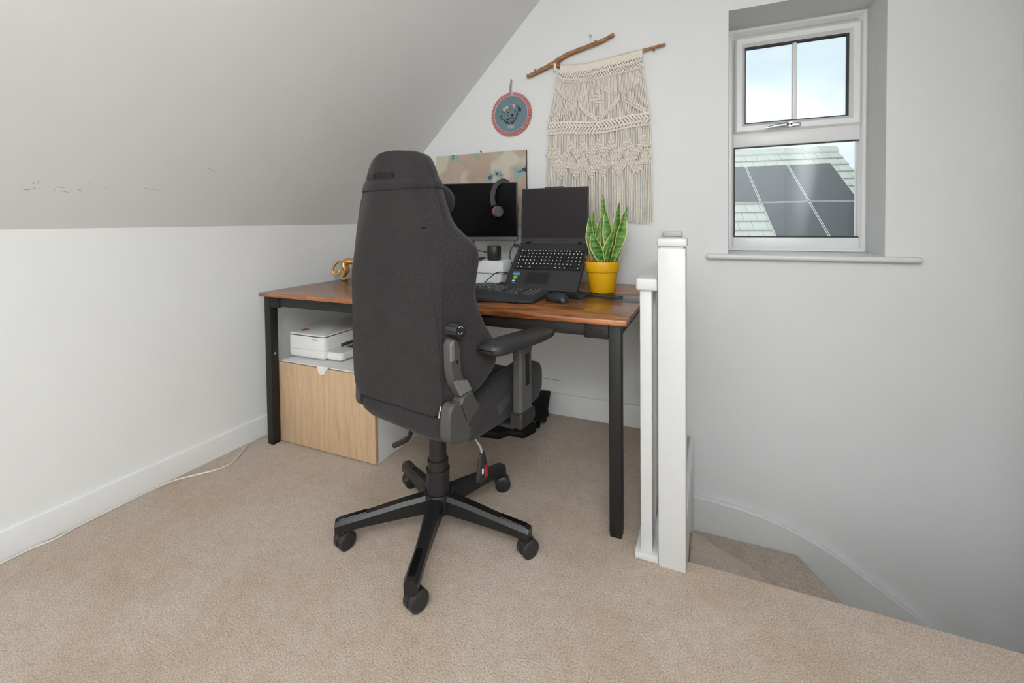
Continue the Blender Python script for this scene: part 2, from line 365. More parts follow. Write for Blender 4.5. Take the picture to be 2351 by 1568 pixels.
# ================================================================== ROOM SHELL
XL, YB = -2.104, 2.386
XR, YF = 2.30, -2.70
ZC = 2.46                     # flat ceiling
ZK = 1.0704                   # knee wall height
HX, HY = -0.100, 1.496        # stairwell opening: x > HX and y > HY
ZLOW = -2.60
struct(MB().box(XL, 1.02, YF, HY, -0.20, 0).box(XL, HX, HY, YB, -0.20, 0).obj('floor', M['carpet'], smooth=0), 'beige twist-pile carpet covering the loft landing', 'floor')
struct(MB().box(XL-0.12, XL, YF, YB, -0.2, ZK).obj('wall_left', M['wall'], smooth=0), 'low white knee wall under the sloping ceiling', 'wall')
XS = XL+(ZC-ZK)/0.9965
struct(MB().prism([(XL-0.12, ZK-0.0), (XL, ZK), (XS, ZC), (XR, ZC), (XR, ZC+0.15), (XS-0.2, ZC+0.15)], (0, 0, 0), (1, 0, 0), (0, 0, 1), (0, 1, 0), YF, YB).obj('ceiling', M['slope'], smooth=0), 'white ceiling sloping down to the low wall on the left', 'ceiling')
WX0, WX1, WZ0, WZ1 = 0.073, 0.672, 0.905, 2.057
b = MB()
b.box(XL-0.12, WX0, YB, YB+0.32, ZLOW, ZC+0.15); b.box(WX1, XR, YB, YB+0.32, ZLOW, ZC+0.15)
b.box(WX0, WX1, YB, YB+0.32, ZLOW, WZ0); b.box(WX0, WX1, YB, YB+0.32, WZ1, ZC+0.15)
bmesh.ops.remove_doubles(b.bm, verts=b.bm.verts, dist=1e-5)
struct(b.obj('wall_back', M['wall_back'], smooth=0), 'white gable wall with a deep window recess', 'wall')
struct(MB().box(XR, XR+0.12, HY-0.05, YB+0.32, ZLOW, ZC+0.15).box(1.02, XR+0.12, YF, HY-0.05, -0.2, ZC+0.15).obj('wall_right', M['wall'], smooth=0), 'white wall beside the stairs outside the view', 'wall')
struct(MB().box(XL-0.12, 1.02, YF-0.12, YF, -0.2, ZC+0.15).obj('wall_front', M['wall'], smooth=0), 'white wall behind the viewer', 'wall')
struct(MB().box(HX-0.05, HX, HY-0.002, YB, ZLOW, -0.2).box(HX-0.05, XR, HY-0.05, HY-0.002, ZLOW, -0.2).obj('wall_stairwell', M['wall'], smooth=0), 'white sides of the stairwell below the landing', 'wall')
struct(MB().box(HX, XR, HY, YB, ZLOW-0.1, ZLOW).obj('floor_lower', M['carpet'], smooth=0), 'carpeted floor at the foot of the stairs', 'floor')

def skirting(name, p0, p1, nrm, hgt, label):
    # board with a rounded top edge, running p0->p1 with the wall at its back
    p0, p1, nrm = Vector(p0), Vector(p1), Vector(nrm)
    d = (p1-p0); L = d.length; d.normalize()
    prof = [(0, 0), (0.015, 0), (0.015, hgt-0.012), (0.012, hgt-0.004), (0.006, hgt), (0, hgt)]
    struct(MB().prism(prof, p0, nrm, (0, 0, 1), d, 0, L).obj(name, M['trim_white'], smooth=30), label, 'skirting')
skirting('baseboard_left', (XL, YF, 0), (XL, YB, 0), (1, 0, 0), 0.098, 'white skirting board along the low wall')
skirting('baseboard_back', (XL+0.015, YB, 0), (HX-0.125, YB, 0), (0, -1, 0), 0.117, 'white skirting board along the gable wall under the desk')

# ------------------------------------------------------------------ window
win = thing('window_1', 'white casement window with a small upper sash over a fixed pane', 'window', (0.3725, YB+0.235, WZ0), kind='structure')
FY0, FY1 = YB+0.235, YB+0.305
def frame(mb, x0, x1, z0, z1, w, y0, y1, bev=0.005, wb=None):
    wb = wb or w
    prof = [(0.0, y0+0.012), (0.0, y1), (w, y1), (w, y0+0.020), (w-0.014, y0), (0.010, y0)]
    cs = [(x0, z0, 1, 1), (x1, z0, -1, 1), (x1, z1, -1, -1), (x0, z1, 1, -1)]
    rings = []
    for cx, cz, sx, sz in cs: rings.append([Vector((cx+sx*a, y, cz+sz*a)) for a, y in prof])
    mb.rings(rings, closed=True)
    return mb
k = 1.0455
gl_u = (0.155, 0.593, 1.563, 1.951); gl_l = (0.106, 0.647, 0.982, 1.447)
fb = MB(); frame(fb, WX0, WX1, WZ0, WZ1, 0.036, FY0, FY1)
fb.box(WX0+0.03, WX1-0.03, FY0+0.004, FY1-0.006, 1.447, 1.522, 0.006)
fb.box(WX0+0.03, WX1-0.03, FY0+0.004, FY1-0.006, WZ0, 0.982, 0.006)
fr = fb.obj('frame', M['upvc'], win, 30, world=True)
frame(MB(), 0.108, 0.645, 1.516, 2.003, 0.048, FY0-0.012, FY1-0.03).obj('sash', M['upvc'], win, 30, world=True)
def pane(g, y):
    r = MB(); frame(r, g[0]-0.004, g[1]+0.004, g[2]-0.004, g[3]+0.004, 0.006, y-0.004, y+0.03); r.obj('gasket', M['rubber'], win, 0, world=True)
    MB().box(g[0]-0.002, g[1]+0.002, y+0.020, y+0.024, g[2]-0.002, g[3]+0.002).obj('pane', M['glass'], win, 0, world=True)
pane(gl_u, FY0+0.012); pane(gl_l, FY0+0.018)
MB().box(0.367, 0.386, FY0+0.010, FY0+0.05, gl_u[2]-0.004, gl_u[3]+0.004, 0.003).obj('glazing_bar', M['upvc'], win, 30, world=True)
hy = FY0-0.012
hb = MB().box(0.335, 0.40, hy-0.012, hy, 1.527, 1.547, 0.006, 3)
hd = hb.obj('handle', M['chrome'], win, 40, world=True)
MB().tube(catmull([(0.352, hy-0.022, 1.538), (0.33, hy-0.030, 1.537), (0.29, hy-0.031, 1.534), (0.262, hy-0.030, 1.529), (0.248, hy-0.030, 1.529)], 5), [0.011]*6+[0.009]*5+[0.007]*5+[0.005]*5, 12, flat=0.7).lathe([(0, -0.004), (0.011, -0.004), (0.011, 0.022), (0, 0.022)], (0.352, hy-0.010, 1.538), (0, -1, 0), 16).obj('lever', M['chrome'], hd, 50, world=True)
MB().lathe([(0, 0), (0.005, 0), (0.005, 0.003), (0, 0.003)], (0.356, hy-0.032, 1.538), (0, -1, 0), 12).obj('lock_button', M['matte_black'], hd, 50, world=True)
struct(MB().box(WX0-0.095, WX1+0.118, YB-0.038, YB-0.0005, 0.888, 0.912, 0.010, 4).box(WX0, WX1, YB-0.004, FY0, WZ0-0.004, 0.912, 0.001).obj('trim_1', M['trim_white'], smooth=40), 'white painted window board under the window', 'window sill')

# ------------------------------------------------------------------ stairs
PV = (0.82, 1.47)
RISE = 0.222
st = thing('staircase', 'carpeted winder stairs turning down to the right', 'stairs', (0.3, 1.9, -0.66), kind='structure')
def tread(poly, z, name='tread'):
    cx = sum(p[0] for p in poly)/len(poly); cy = sum(p[1] for p in poly)/len(poly)
    MB().prism(poly, (0, 0, 0), (1, 0, 0), (0, 1, 0), (0, 0, 1), z-RISE-0.03, z, 0.020, seg=4).obj(name, M['carpet'], st, 50, world=True)
yi = YB-0.032; xi = HX+0.02
tread([(xi, HY), (PV[0], HY), (PV[0]+0.02, HY+0.02), (0.264+0.03, 1.784), (xi, 2.006)], -RISE)
tread([(xi, 1.96), (PV[0], HY-0.0), (PV[0]+0.02, HY+0.02), (0.49, 2.10), (0.358, yi), (xi, yi)], -2*RISE)
tread([(0.33, yi), (0.46, 2.08), (PV[0]-0.01, HY), (PV[0]+0.03, HY), (PV[0]+0.03, yi)], -3*RISE)
for i in range(5):
    x0 = PV[0]+0.0+0.225*i
    tread([(x0, HY), (x0+0.26, HY), (x0+0.26, yi), (x0, yi)], -(4+i)*RISE)
top = [(-0.092, -0.286), (0.02, -0.289), (0.127, -0.299), (0.22, -0.314), (0.306, -0.335), (0.39, -0.364), (0.474, -0.402), (0.555, -0.447), (0.632, -0.495), (0.705, -0.540), (0.781, -0.590), (0.838, -0.632), (1.4, -1.13), (2.29, -1.92)]
poly = top+[(2.29, -2.55), (1.3, -2.4), (HX+0.001, -1.3), (HX+0.001, -0.286)]
sg = MB().prism(poly, (0, 0, 0), (1, 0, 0), (0, 0, 1), (0, 1, 0), YB-0.030, YB, 0.003).obj('wall_string', M['trim_white'], st, 30, world=True)
MB().prism([(HY+0.03, -0.001), (YB-0.03, -0.001), (YB-0.03, -1.0), (HY+0.03, -1.0)], (0, 0, 0), (0, 1, 0), (0, 0, 1), (1, 0, 0), HX, HX+0.019, 0.002).obj('wall_string', M['trim_white'], st, 30, world=True)

# ------------------------------------------------------------------ balustrade
bal = thing('stair_balustrade', 'white painted newel post with handrail and balusters guarding the stairwell', 'balustrade', (-0.15, 1.48, 0))
def post(x0, x1, y0, y1, z1, nm):
    p = MB().box(x0, x1, y0, y1, 0, z1, 0.003).obj(nm, M['gloss_white'], bal, 30, world=True)
    MB().box(x0-0.002, x1+0.004, y0-0.003, y1+0.003, z1+0.004, z1+0.030, 0.006, 3).box(x0+0.006, x1-0.006, y0+0.006, y1-0.006, z1, z1+0.006).obj('post_cap', M['gloss_white'], p, 40, world=True)
post(-0.151, -0.071, 1.441, 1.521, 0.992, 'newel_post')
post(-0.219, -0.136, YB-0.045, YB-0.001, 0.990, 'wall_newel')
MB().box(-0.218, -0.152, 1.447, YB-0.046, 0.857, 0.896, 0.008, 3).obj('handrail', M['gloss_white'], bal, 40, world=True)
MB().box(-0.225, -0.152, 1.447, YB-0.046, 0.0, 0.022, 0.004).obj('base_rail', M['gloss_white'], bal, 40, world=True)
bl0 = MB().box(-0.018, 0.018, -0.018, 0.018, 0.022, 0.857, 0.002).mesh('baluster', M['gloss_white'], 30)
for i in range(8):
    o = bpy.data.objects.new('baluster', bl0); COL.objects.link(o); o.parent = bal; o.location = Vector((-0.189, 1.478+0.112*i, 0))-bal.location
MB().box(-0.170, -0.152, 1.522, YB-0.046, -0.0, 0.075, 0.003).obj('fillet_strip', M['gloss_white'], bal, 40, world=True)

# ================================================================== DESK
ZD = 0.7473
DX0, DX1, DY0, DY1 = -2.0025, -0.2543, 1.492, 2.366
desk = thing('computer_desk', 'long rustic brown desk with a dark inlaid stripe and black metal legs', 'desk', ((DX0+DX1)/2, 1.93, 0))
TT = 0.018
MB().box(DX0, DX1, DY0, 1.832, ZD-TT, ZD, 0.0015).obj('tabletop_board', M['rustic'], desk, 30, world=True)
MB().box(DX0, DX1, 1.8335, 2.060, ZD-TT, ZD-0.0008, 0.001).obj('inlay_board', M['rustic_dark'], desk, 30, label='dark grey stripe along the desk top', world=True)
MB().box(DX0, DX1, 2.0615, DY1, ZD-TT, ZD, 0.0015).obj('tabletop_board', M['rustic'], desk, 30, world=True)
zu = ZD-TT
legx = [(-1.992, -1.950), (-0.318, -0.276)]; legy = [(1.512, 1.554), (2.31, 2.352)]
for i, (a, c) in enumerate(legx):
    for j, (e, f) in enumerate(legy):
        lg = MB().box(a, c, e, f, 0.012, zu-0.0005, 0.004, 2).obj('leg', M['desk_metal'], desk, 40, world=True)
        MB().box(a+0.001, c-0.001, e+0.001, f-0.001, 0.0, 0.012, 0.004, 2).obj('foot_cap', M['matte_black'], lg, 40, world=True)
        if i == 0 and j == 0:
            MB().lathe([(0, 0), (0.006, 0), (0.006, 0.002), (0.002, 0.0025), (0, 0.001)], (c, e+0.02, 0.447), (1, 0, 0), 12).obj('bolt', M['steel'], lg, 40, world=True)
AP = 0.048
for e, f in ((1.518, 1.546), (2.316, 2.344)):
    MB().box(legx[0][1], legx[1][0], e, f, zu-AP, zu-0.0005, 0.003).obj('rail', M['desk_metal'], desk, 40, world=True)
for a, c in legx:
    MB().box(a+0.006, c-0.006, legy[0][1], legy[1][0], zu-AP, zu-0.0005, 0.003).obj('rail', M['desk_metal'], desk, 40, world=True)
for xa, xb in ((legx[0][1], legx[0][1]+0.055), (legx[1][0]-0.085, legx[1][0])):
    br = MB().box(xa, xb, 1.514, 1.550, zu-AP-0.006, zu-0.001, 0.004).obj('corner_bracket', M['desk_metal'], desk, 40, world=True)
    for q in (0.3, 0.7):
        MB().lathe([(0, 0), (0.004, 0), (0.004, 0.002), (0, 0.002)], (xa+(xb-xa)*q, 1.514, zu-AP*0.5), (0, -1, 0), 10).obj('bolt', M['matte_black'], br, 40, world=True)

# ================================================================== CHAIR
CH = thing('gaming_chair', 'charcoal fabric high-backed gaming chair with black wheeled base facing the desk', 'chair', (-0.866, 1.303, 0), math.radians(-10))
# --- star base
hub = MB().lathe([(0.0, 0.075), (0.036, 0.075), (0.050, 0.095), (0.052, 0.135), (0.046, 0.150), (0, 0.150)], (0, 0, 0), n=30).obj('base_hub', M['black_nylon'], CH)
ROTC = math.radians(10)
for k_, a_ in enumerate((1.9, 73.9, 145.9, 217.9, 289.9)):
    a = math.radians(a_)+ROTC
    d = Vector((math.cos(a), math.sin(a), 0)); sd = Vector((-math.sin(a), math.cos(a), 0))
    def sec(rad, zt, zb, w):
        w2 = w*0.62
        return [d*rad+sd*(-w)+Vector((0, 0, zb)), d*rad+sd*(-w*1.05)+Vector((0, 0, zt-0.012)), d*rad+sd*(-w2)+Vector((0, 0, zt)), d*rad+sd*w2+Vector((0, 0, zt)), d*rad+sd*(w*1.05)+Vector((0, 0, zt-0.012)), d*rad+sd*w+Vector((0, 0, zb))]
    arm = MB().rings([sec(0.030, 0.148, 0.090, 0.026), sec(0.12, 0.136, 0.084, 0.0215), sec(0.235, 0.116, 0.076, 0.0185), sec(0.318, 0.106, 0.070, 0.0205), sec(0.337, 0.101, 0.062, 0.018)]).obj('base_arm', M['black_nylon'], CH, 25)
    MB().rings([sec(0.238, 0.1195, 0.112, 0.0135), sec(0.30, 0.1105, 0.102, 0.0155), sec(0.324, 0.1065, 0.098, 0.0145)]).obj('foot_pad', M['gloss_black'], arm, 40)
    cp = d*0.318; hd_ = Vector((math.cos(a+1.9+k_*0.9), math.sin(a+1.9+k_*0.9), 0))
    ROTM = Matrix.Rotation(ROTC, 3, 'Z')
    if k_ == 4: hd_ = ROTM @ Vector((0.30, 0.95, 0)).normalized()
    if k_ == 0: hd_ = ROTM @ Vector((0.52, 0.85, 0)).normalized()
    if k_ == 3: hd_ = ROTM @ Vector((0.22, 0.97, 0)).normalized()
    if k_ == 1: hd_ = ROTM @ Vector((0.85, 0.52, 0)).normalized()
    if k_ == 2: hd_ = ROTM @ Vector((0.5, 0.86, 0)).normalized()
    axl = Vector((-hd_.y, hd_.x, 0)); R_ = 0.0305
    cpos = cp + hd_*0.012
    fork = MB().lathe([(0, 0.052), (0.009, 0.052), (0.009, 0.075), (0, 0.075)], cp, n=12)
    fork.obox(cpos+Vector((0, 0, 0.050)), hd_, axl, (0, 0, 1), 0.018, 0.010, 0.012, 0.004)
    cst = fork.obj('caster', M['black_nylon'], CH, 40)
    for sgn in (-1, 1):
        MB().lathe([(0, 0.0015), (R_-0.003, 0.0015), (R_, 0.004), (R_, 0.019), (R_-0.004, 0.0225), (R_*0.45, 0.0240), (0, 0.0235)], cpos+Vector((0, 0, R_)), axl*sgn, 28).obj('wheel', M['black_plastic'], cst, 40)
# --- gas lift
MB().lathe([(0, 0.10), (0.040, 0.10), (0.0385, 0.215), (0.0405, 0.222), (0.0405, 0.230), (0.034, 0.230), (0.0335, 0.245), (0.0365, 0.247), (0.036, 0.262), (0.030, 0.264), (0.029, 0.380), (0, 0.380)], n=32).obj('gas_lift', M['black_plastic'], CH, 40)
# --- mechanism under the seat
MB().box(-0.055, 0.055, -0.05, 0.14, 0.378, 0.415, 0.010).box(-0.15, 0.15, -0.06, 0.19, 0.405, 0.427, 0.006).obj('tilt_mechanism', M['black_nylon'], CH, 40)
lv = MB().tube(catmull([(0.05, 0.0, 0.395), (0.15, -0.002, 0.385), (0.190, -0.006, 0.36), (0.200, -0.008, 0.335)], 6), 0.0045, 8).obj('height_lever', M['steel'], CH)
MB().rings([[Vector((0.200+t*0.010*math.cos(2*PI*q/12)*1.0, -0.008+wd*math.sin(2*PI*q/12), z)) for q in range(12)] for t, wd, z in ((0.6, 0.012, 0.340), (0.8, 0.017, 0.325), (1.0, 0.026, 0.290), (1.0, 0.030, 0.268), (0.9, 0.027, 0.256), (0.6, 0.016, 0.250))]).obj('lever_paddle', M['black_plastic'], lv, 40)
MB().box(0.2098, 0.2118, -0.008, 0.002, 0.266, 0.302).obj('paddle_print', M['red'], lv, 0, label='red print on the black lever paddle')
MB().box(0.2098, 0.2116, -0.022, -0.014, 0.280, 0.296, 0.001).obj('paddle_print', M['white_print'], lv, 0, label='white print on the black lever paddle')
MB().tube(catmull([(-0.05, 0.0, 0.395), (-0.112, 0.0, 0.372), (-0.128, 0.0, 0.330), (-0.143, 0.0, 0.297), (-0.180, 0.0, 0.270), (-0.222, 0.0, 0.246)], 6), [0.008]*8+[0.009]*11+[0.010]*12, 10, flat=0.8).obj('tilt_lever', M['black_plastic'], CH)
# --- seat
seat = MB().box(-0.20, 0.20, -0.13, 0.295, 0.425, 0.528, 0.035, 4).obj('seat_cushion', M['chair_dark'], CH, 60)
for s_ in (-1, 1):
    poly = [(-0.125, 0.43), (-0.125, 0.505), (-0.06, 0.535), (0.08, 0.560), (0.22, 0.572), (0.285, 0.565), (0.300, 0.535), (0.298, 0.47), (0.27, 0.432), (0.20, 0.425)]
    MB().prism(poly, (0, 0, 0), (0, 1, 0), (0, 0, 1), (1, 0, 0), s_*0.165, s_*0.252, 0.022, seg=4).obj('seat_bolster', M['chair_fabric'], CH, 60)
    MB().obox((s_*0.252, 0.045, 0.492), (0, 0.95, 0.28), (0, -0.28, 0.95), (1, 0, 0), 0.036, 0.017, 0.002).obj('side_label', M['grey_plastic'], CH, 30)
# --- backrest loft
SEC = [(0.515, .165, .185, -.150, -.090), (0.530, .188, .205, -.130, -.070), (0.570, .199, .236, -.090, -.060), (0.620, .201, .264, -.055, -.050), (0.670, .202, .278, -.045, -.050), (0.720, .202, .270, -.052, -.050),
       (0.780, .202, .250, -.075, -.050), (0.850, .202, .236, -.090, -.055), (0.910, .202, .243, -.094, -.060), (0.965, .200, .255, -.097, -.060), (1.005, .197, .250, -.102, -.065), (1.040, .193, .222, -.120, -.068),
       (1.075, .187, .195, -.135, -.070), (1.130, .174, .176, -.145, -.070), (1.185, .155, .157, -.145, -.072), (1.238, .133, .135, -.145, -.078), (1.266, .119, .121, -.146, -.082), (1.284, .101, .103, -.148, -.092), (1.294, .072, .074, -.152, -.105), (1.297, .036, .038, -.156, -.120)]
def interp(t):
    i = min(int(t), len(SEC)-2); f = t-i
    P = [SEC[max(i-1, 0)], SEC[i], SEC[i+1], SEC[min(i+2, len(SEC)-1)]]
    return tuple(0.5*((2*P[1][k])+(P[2][k]-P[0][k])*f+(2*P[0][k]-5*P[1][k]+4*P[2][k]-P[3][k])*f*f+(3*P[1][k]-P[0][k]-3*P[2][k]+P[3][k])*f**3) for k in range(5))
def ring_pts(z, a, c, vc, vf):
    rear = -0.189
    sm = max(0.0, min(1.0, (z-0.93)/0.18)); seam_u = a*(0.985-0.30*sm) if z < 1.2 else a*0.70
    half = [(0, rear), (seam_u*0.5, rear-0.001), (seam_u*0.96, rear+0.001), (a, rear+0.012+0.010*sm), (a*0.45+c*0.55, rear*0.45+vc*0.55), (c, vc), (c-0.012, vc+0.030), (c*0.84, vc+0.036), (c*0.60, vf+0.004), (c*0.3, vf), (0, vf)]
    full = [Vector((x, y, z)) for x, y in half]+[Vector((-x, y, z)) for x, y in reversed(half[1:-1])]
    return catmull(full, 3, True)
NS = 3*(len(SEC)-1)
rr = [ring_pts(*interp(i/3)) for i in range(NS+1)]
back = MB().rings(rr).obj('backrest', M['chair_fabric'], CH, 60)
# piping and seams lying on the backrest surface
zs = [0.54, 0.60, 0.66, 0.72, 0.78, 0.84, 0.90, 0.96, 1.02, 1.08, 1.12, 1.15]
us = [0.200, 0.201, 0.200, 0.197, 0.191, 0.182, 0.170, 0.157, 0.143, 0.129, 0.121, 0.115]
MB().tube(catmull([(u*0.975, -0.1893, z) for u, z in zip(us[1:9], zs[1:9])], 3), 0.0011, 6).obj('seam', M['seam'], back)
def ring_at(z, grow):
    best = min((interp(i/12.0) for i in range(NS*4+1)), key=lambda q: abs(q[0]-z))
    P = ring_pts(*best); out = []
    for i, p in enumerate(P):
        t = (P[(i+1) % len(P)]-P[i-1]).normalized(); nrm = Vector((t.y, -t.x, 0)); out.append(Vector((p.x, p.y, z))+nrm*grow)
    return out
bandr = []
for z, g in ((1.180, 0.0005), (1.183, 0.003), (1.195, 0.0032), (1.206, 0.003), (1.209, 0.0005)): bandr.append(ring_at(z, g))
MB().rings(bandr, False, False).obj('headrest_band', M['chair_fabric'], back, 60)
P = ring_at(1.1805, 0.0012)
MB().tube(P+[P[0]], 0.0017, 5).obj('seam', M['seam'], back)
# stitched lettering on the headrest
lt = MB(); yv = -0.1925
def stroke(x0, z0, x1, z1, w=0.0022):
    lt.tube([(x0, yv, z0), (x1, yv, z1)], w, 5, flat=0.6)
lx = -0.100; lh = 0.016; zb_ = 1.2165; sl = 0.004
for ch in 'LEGEND':
    w = 0.0155
    def S(a, b_, c, d_): stroke(lx+a*w+b_*sl, zb_+b_*lh, lx+c*w+d_*sl, zb_+d_*lh)
    if ch == 'L': S(0, 1, 0, 0); S(0, 0, .6, 0)
    if ch == 'E': S(0.1, .95, .95, .95); S(0.1, .5, .8, .5); S(.1, .05, .95, .05)
    if ch == 'G': S(.1, 1, .1, 0); S(.1, 1, .9, 1); S(.1, 0, .85, 0); S(.85, 0, .85, .5); S(.5, .5, .85, .5)
    if ch == 'N': S(.1, 0, .1, 1); S(.1, 1, .8, 0); S(.8, 0, .8, 1)
    if ch == 'D': S(.1, 0, .1, 1); S(.1, 1, .7, 1); S(.7, 1, .9, .6); S(.9, .6, .6, 0); S(.6, 0, .1, 0)
    lx += 0.0205
lt.obj('headrest_lettering', M['seam'], back, 40, label='black stitched word LEGEND on the headrest')
MB().box(0.128, 0.146, -0.1925, -0.187, 1.062, 1.066, 0.001).box(0.117, 0.120, -0.193, -0.189, 1.080, 1.083, 0.001, mi=1).obj('zip_pull', [M['matte_black'], M['steel']], back, 30)
# rear lower cushion pad
bp = []
for u0, zt, zb, v0, v1 in ((-.168, .506, .462, -.165, -.10), (-.160, .512, .455, -.180, -.09), (-.12, .514, .449, -.187, -.08), (0, .514, .444, -.189, -.08), (.14, .514, .438, -.188, -.08), (.196, .512, .440, -.183, -.09), (.205, .506, .45, -.165, -.10)):
    bp.append([Vector((u0, v, z)) for v, z in ((v0+.012, zb), (v0, zb+.014), (v0-.002, (zb+zt)/2), (v0, zt-.010), (v0+.012, zt), (v1, zt), (v1, zb))])
MB().rings(bp).obj('lower_pad', M['chair_fabric'], CH, 50)
# --- hip brackets, both sides
hipA = [(-.205, .560), (-.212, .530), (-.214, .480), (-.205, .462), (-.165, .446), (-.130, .440), (-.060, .446), (-.008, .462), (-.004, .482), (-.020, .505), (-.050, .522), (-.075, .532), (-.107, .585), (-.150, .578), (-.160, .560), (-.185, .572)]
armB = [(-.155, .575), (-.186, .625), (-.196, .662), (-.198, .735), (-.186, .752), (-.165, .745), (-.150, .712), (-.148, .650), (-.128, .612), (-.104, .580)]
for s_ in (-1, 1):
    if s_ == 1: t0, t1 = 0.208, 0.246
    else: t0, t1 = -0.222, -0.198
    sv = 0.0 if s_ == 1 else 0.045
    hp = MB().prism(hipA, (0, sv, 0), (0, 1, 0), (0, 0, 1), (1, 0, 0), t0, t1, 0.006).obj('recline_bracket', M['grey_plastic'], CH, 25)
    u_o = t1 if s_ == 1 else t0
    MB().prism(armB, (0, sv, 0), (0, 1, 0), (0, 0, 1), (1, 0, 0), (t0+0.004) if s_ == 1 else t0+.004, (t1-0.005) if s_ == 1 else t1-.004, 0.005).obj('bracket_arm', M['grey_plastic'], hp, 25)
    if s_ == 1:
        MB().prism([(-.158, .581), (-.185, .628), (-.176, .632), (-.149, .585)], (0, 0, 0), (0, 1, 0), (0, 0, 1), (1, 0, 0), t1-0.008, t1+0.0005, 0.0015).prism([(-.149, .584), (-.175, .632), (-.128, .620), (-.106, .584)], (0, 0, 0), (0, 1, 0), (0, 0, 1), (1, 0, 0), t1-0.008, t1-0.0008, 0.0015).obj('bracket_facet', M['light_bevel'], hp, 20)
        MB().prism([(-.197, .690), (-.196, .735), (-.182, .747), (-.182, .690)], (0, 0, 0), (0, 1, 0), (0, 0, 1), (1, 0, 0), t1-0.008, t1-0.002, 0.0012).obj('bracket_facet', M['light_bevel'], hp, 20)
        for vv, zz in ((-.168, .682), (-.122, .488)):
            MB().lathe([(0, 0), (0.0055, 0), (0.0055, 0.0015), (0, 0.0015)], (t1-0.0012 if zz < .6 else t1-0.006, vv, zz), (1, 0, 0), 14).obj('screw_recess', M['matte_black'], hp, 40)
        MB().tube([(t1, -.158, .556), (t1, -.150, .535), (t1, -.138, .505)], 0.0016, 5).obj('shell_gap', M['matte_black'], hp, 40)
    MB().tube([(s_*0.207, -.202+sv, .560), (s_*0.207, -.208+sv, .545), (s_*0.207, -.211+sv, .530)], 0.0022, 6, flat=0.5).obj('chrome_trim', M['steel'] if s_ == 1 else M['gloss_black'], hp, 40)
    MB().box(s_*0.235-0.012, s_*0.235+0.012, -0.045, 0.005, 0.508, 0.527, 0.005).obj('seat_latch', M['gloss_black'], hp, 40)
# lumbar knob on the right side
kp = []
for i in range(36):
    a = 2*PI*i/36; kp.append((0.0205*(1+0.035*math.cos(a*12)))*1.0)
krings = []
for ux, sc in ((0.205, .95), (0.212, 1.0), (0.243, 1.0), (0.247, 0.93), (0.247, 0.05)):
    krings.append([Vector((ux, -0.160+kp[i]*sc*math.cos(2*PI*i/36), 0.772+kp[i]*sc*math.sin(2*PI*i/36))) for i in range(36)])
kn = MB().rings(krings).obj('lumbar_knob', M['black_plastic'], CH, 40)
for a0, a1 in ((0.4, 2.3), (3.5, 5.5)):
    MB().tube([(0.2475, -0.160+0.011*math.cos(a0+(a1-a0)*i/8), 0.772+0.011*math.sin(a0+(a1-a0)*i/8)) for i in range(9)], 0.0008, 5).obj('dial_mark', M['white_print'], kn, 40)
# --- armrests
for s_ in (-1, 1):
    arm_post = MB().prism([(.040, .468), (.044, .655), (.030, .700), (.125, .700), (.112, .655), (.112, .468)], (0, 0, 0), (0, 1, 0), (0, 0, 1), (1, 0, 0), s_*0.285, s_*0.318, 0.006).obj('armrest_post', M['grey_plastic'], CH, 30)
    MB().box(min(s_*0.318, s_*0.3165), max(s_*0.318, s_*0.3200), 0.070, 0.092, 0.555, 0.655, 0.001).obj('height_slot', M['matte_black'], arm_post, 30)
    MB().prism([(.034, .425), (.032, .476), (.122, .476), (.124, .440), (.10, .425)], (0, 0, 0), (0, 1, 0), (0, 0, 1), (1, 0, 0), s_*0.278, s_*0.324, 0.006).box(min(s_*0.12, s_*0.285), max(s_*0.12, s_*0.285), 0.045, 0.105, 0.415, 0.428, 0.002).obj('post_socket', M['black_plastic'], arm_post, 30)
    pad = []
    lv_ = 0.0 if s_ == 1 else 0.07
    for v, hw, zt, zb in ((-.118, .022, .720, .705), (-.112, .036, .726, .698), (-.08, .043, .729, .694), (.02, .045, .727, .692), (.11, .045, .724, .693), (.165, .040, .722, .696), (.186, .030, .719, .700), (.190, .018, .716, .704)):
        c_ = s_*(0.318 if s_ == 1 else 0.30)+(v-.04)*0.10
        pad.append([Vector((c_+hw*x_, v+lv_, z_)) for x_, z_ in ((-.8, zb), (-1, zb+.008), (-1, zt-.010), (-.75, zt), (.75, zt), (1, zt-.010), (1, zb+.008), (.8, zb))])
    MB().rings(pad).obj('armrest_pad', M['black_plastic'], CH, 60)
# neck pillow on the front of the headrest
MB().ball((0.0, -0.045, 1.145), 1.0, 24, 16, sc=(0.128, 0.050, 0.070)).obj('neck_pillow', M['chair_fabric'], CH, 60)

# ================================================================== DRAWER UNIT, PRINTER, FOOTREST
CX0, CX1, CY0, CZ = -1.968, -1.360, 1.556, 0.402
cab = thing('drawer_cabinet', 'low white cabinet with an oak veneer drawer front under the desk', 'cabinet', ((CX0+CX1)/2, 1.75, 0))
MB().box(CX0+0.006, CX1-0.002, CY0+0.019, CY0+0.50, 0.0, CZ-0.002, 0.002).obj('body', M['lam_white'], cab, 30, world=True)
MB().box(CX0+0.02, CX1-0.004, CY0+0.006, CY0+0.50, CZ-0.002, CZ+0.004, 0.002).obj('top_panel', M['lam_white'], cab, 30, world=True)
df = MB().box(CX0, CX1, CY0, CY0+0.018, 0.006, CZ-0.004, 0.002).obj('drawer_front', M['oak'], cab, 30, world=True)
tb = [(0.028*math.cos(a), -0.030*math.sin(a)) for a in [PI*i/14 for i in range(15)]]
tab = [(-0.030, 0.018), (-0.026, 0.004)]+[(0.024*math.cos(PI-PI*i/12), -0.004-0.021*math.sin(PI*i/12)) for i in range(13)]+[(0.030, 0.004), (0.05, 0.018)]
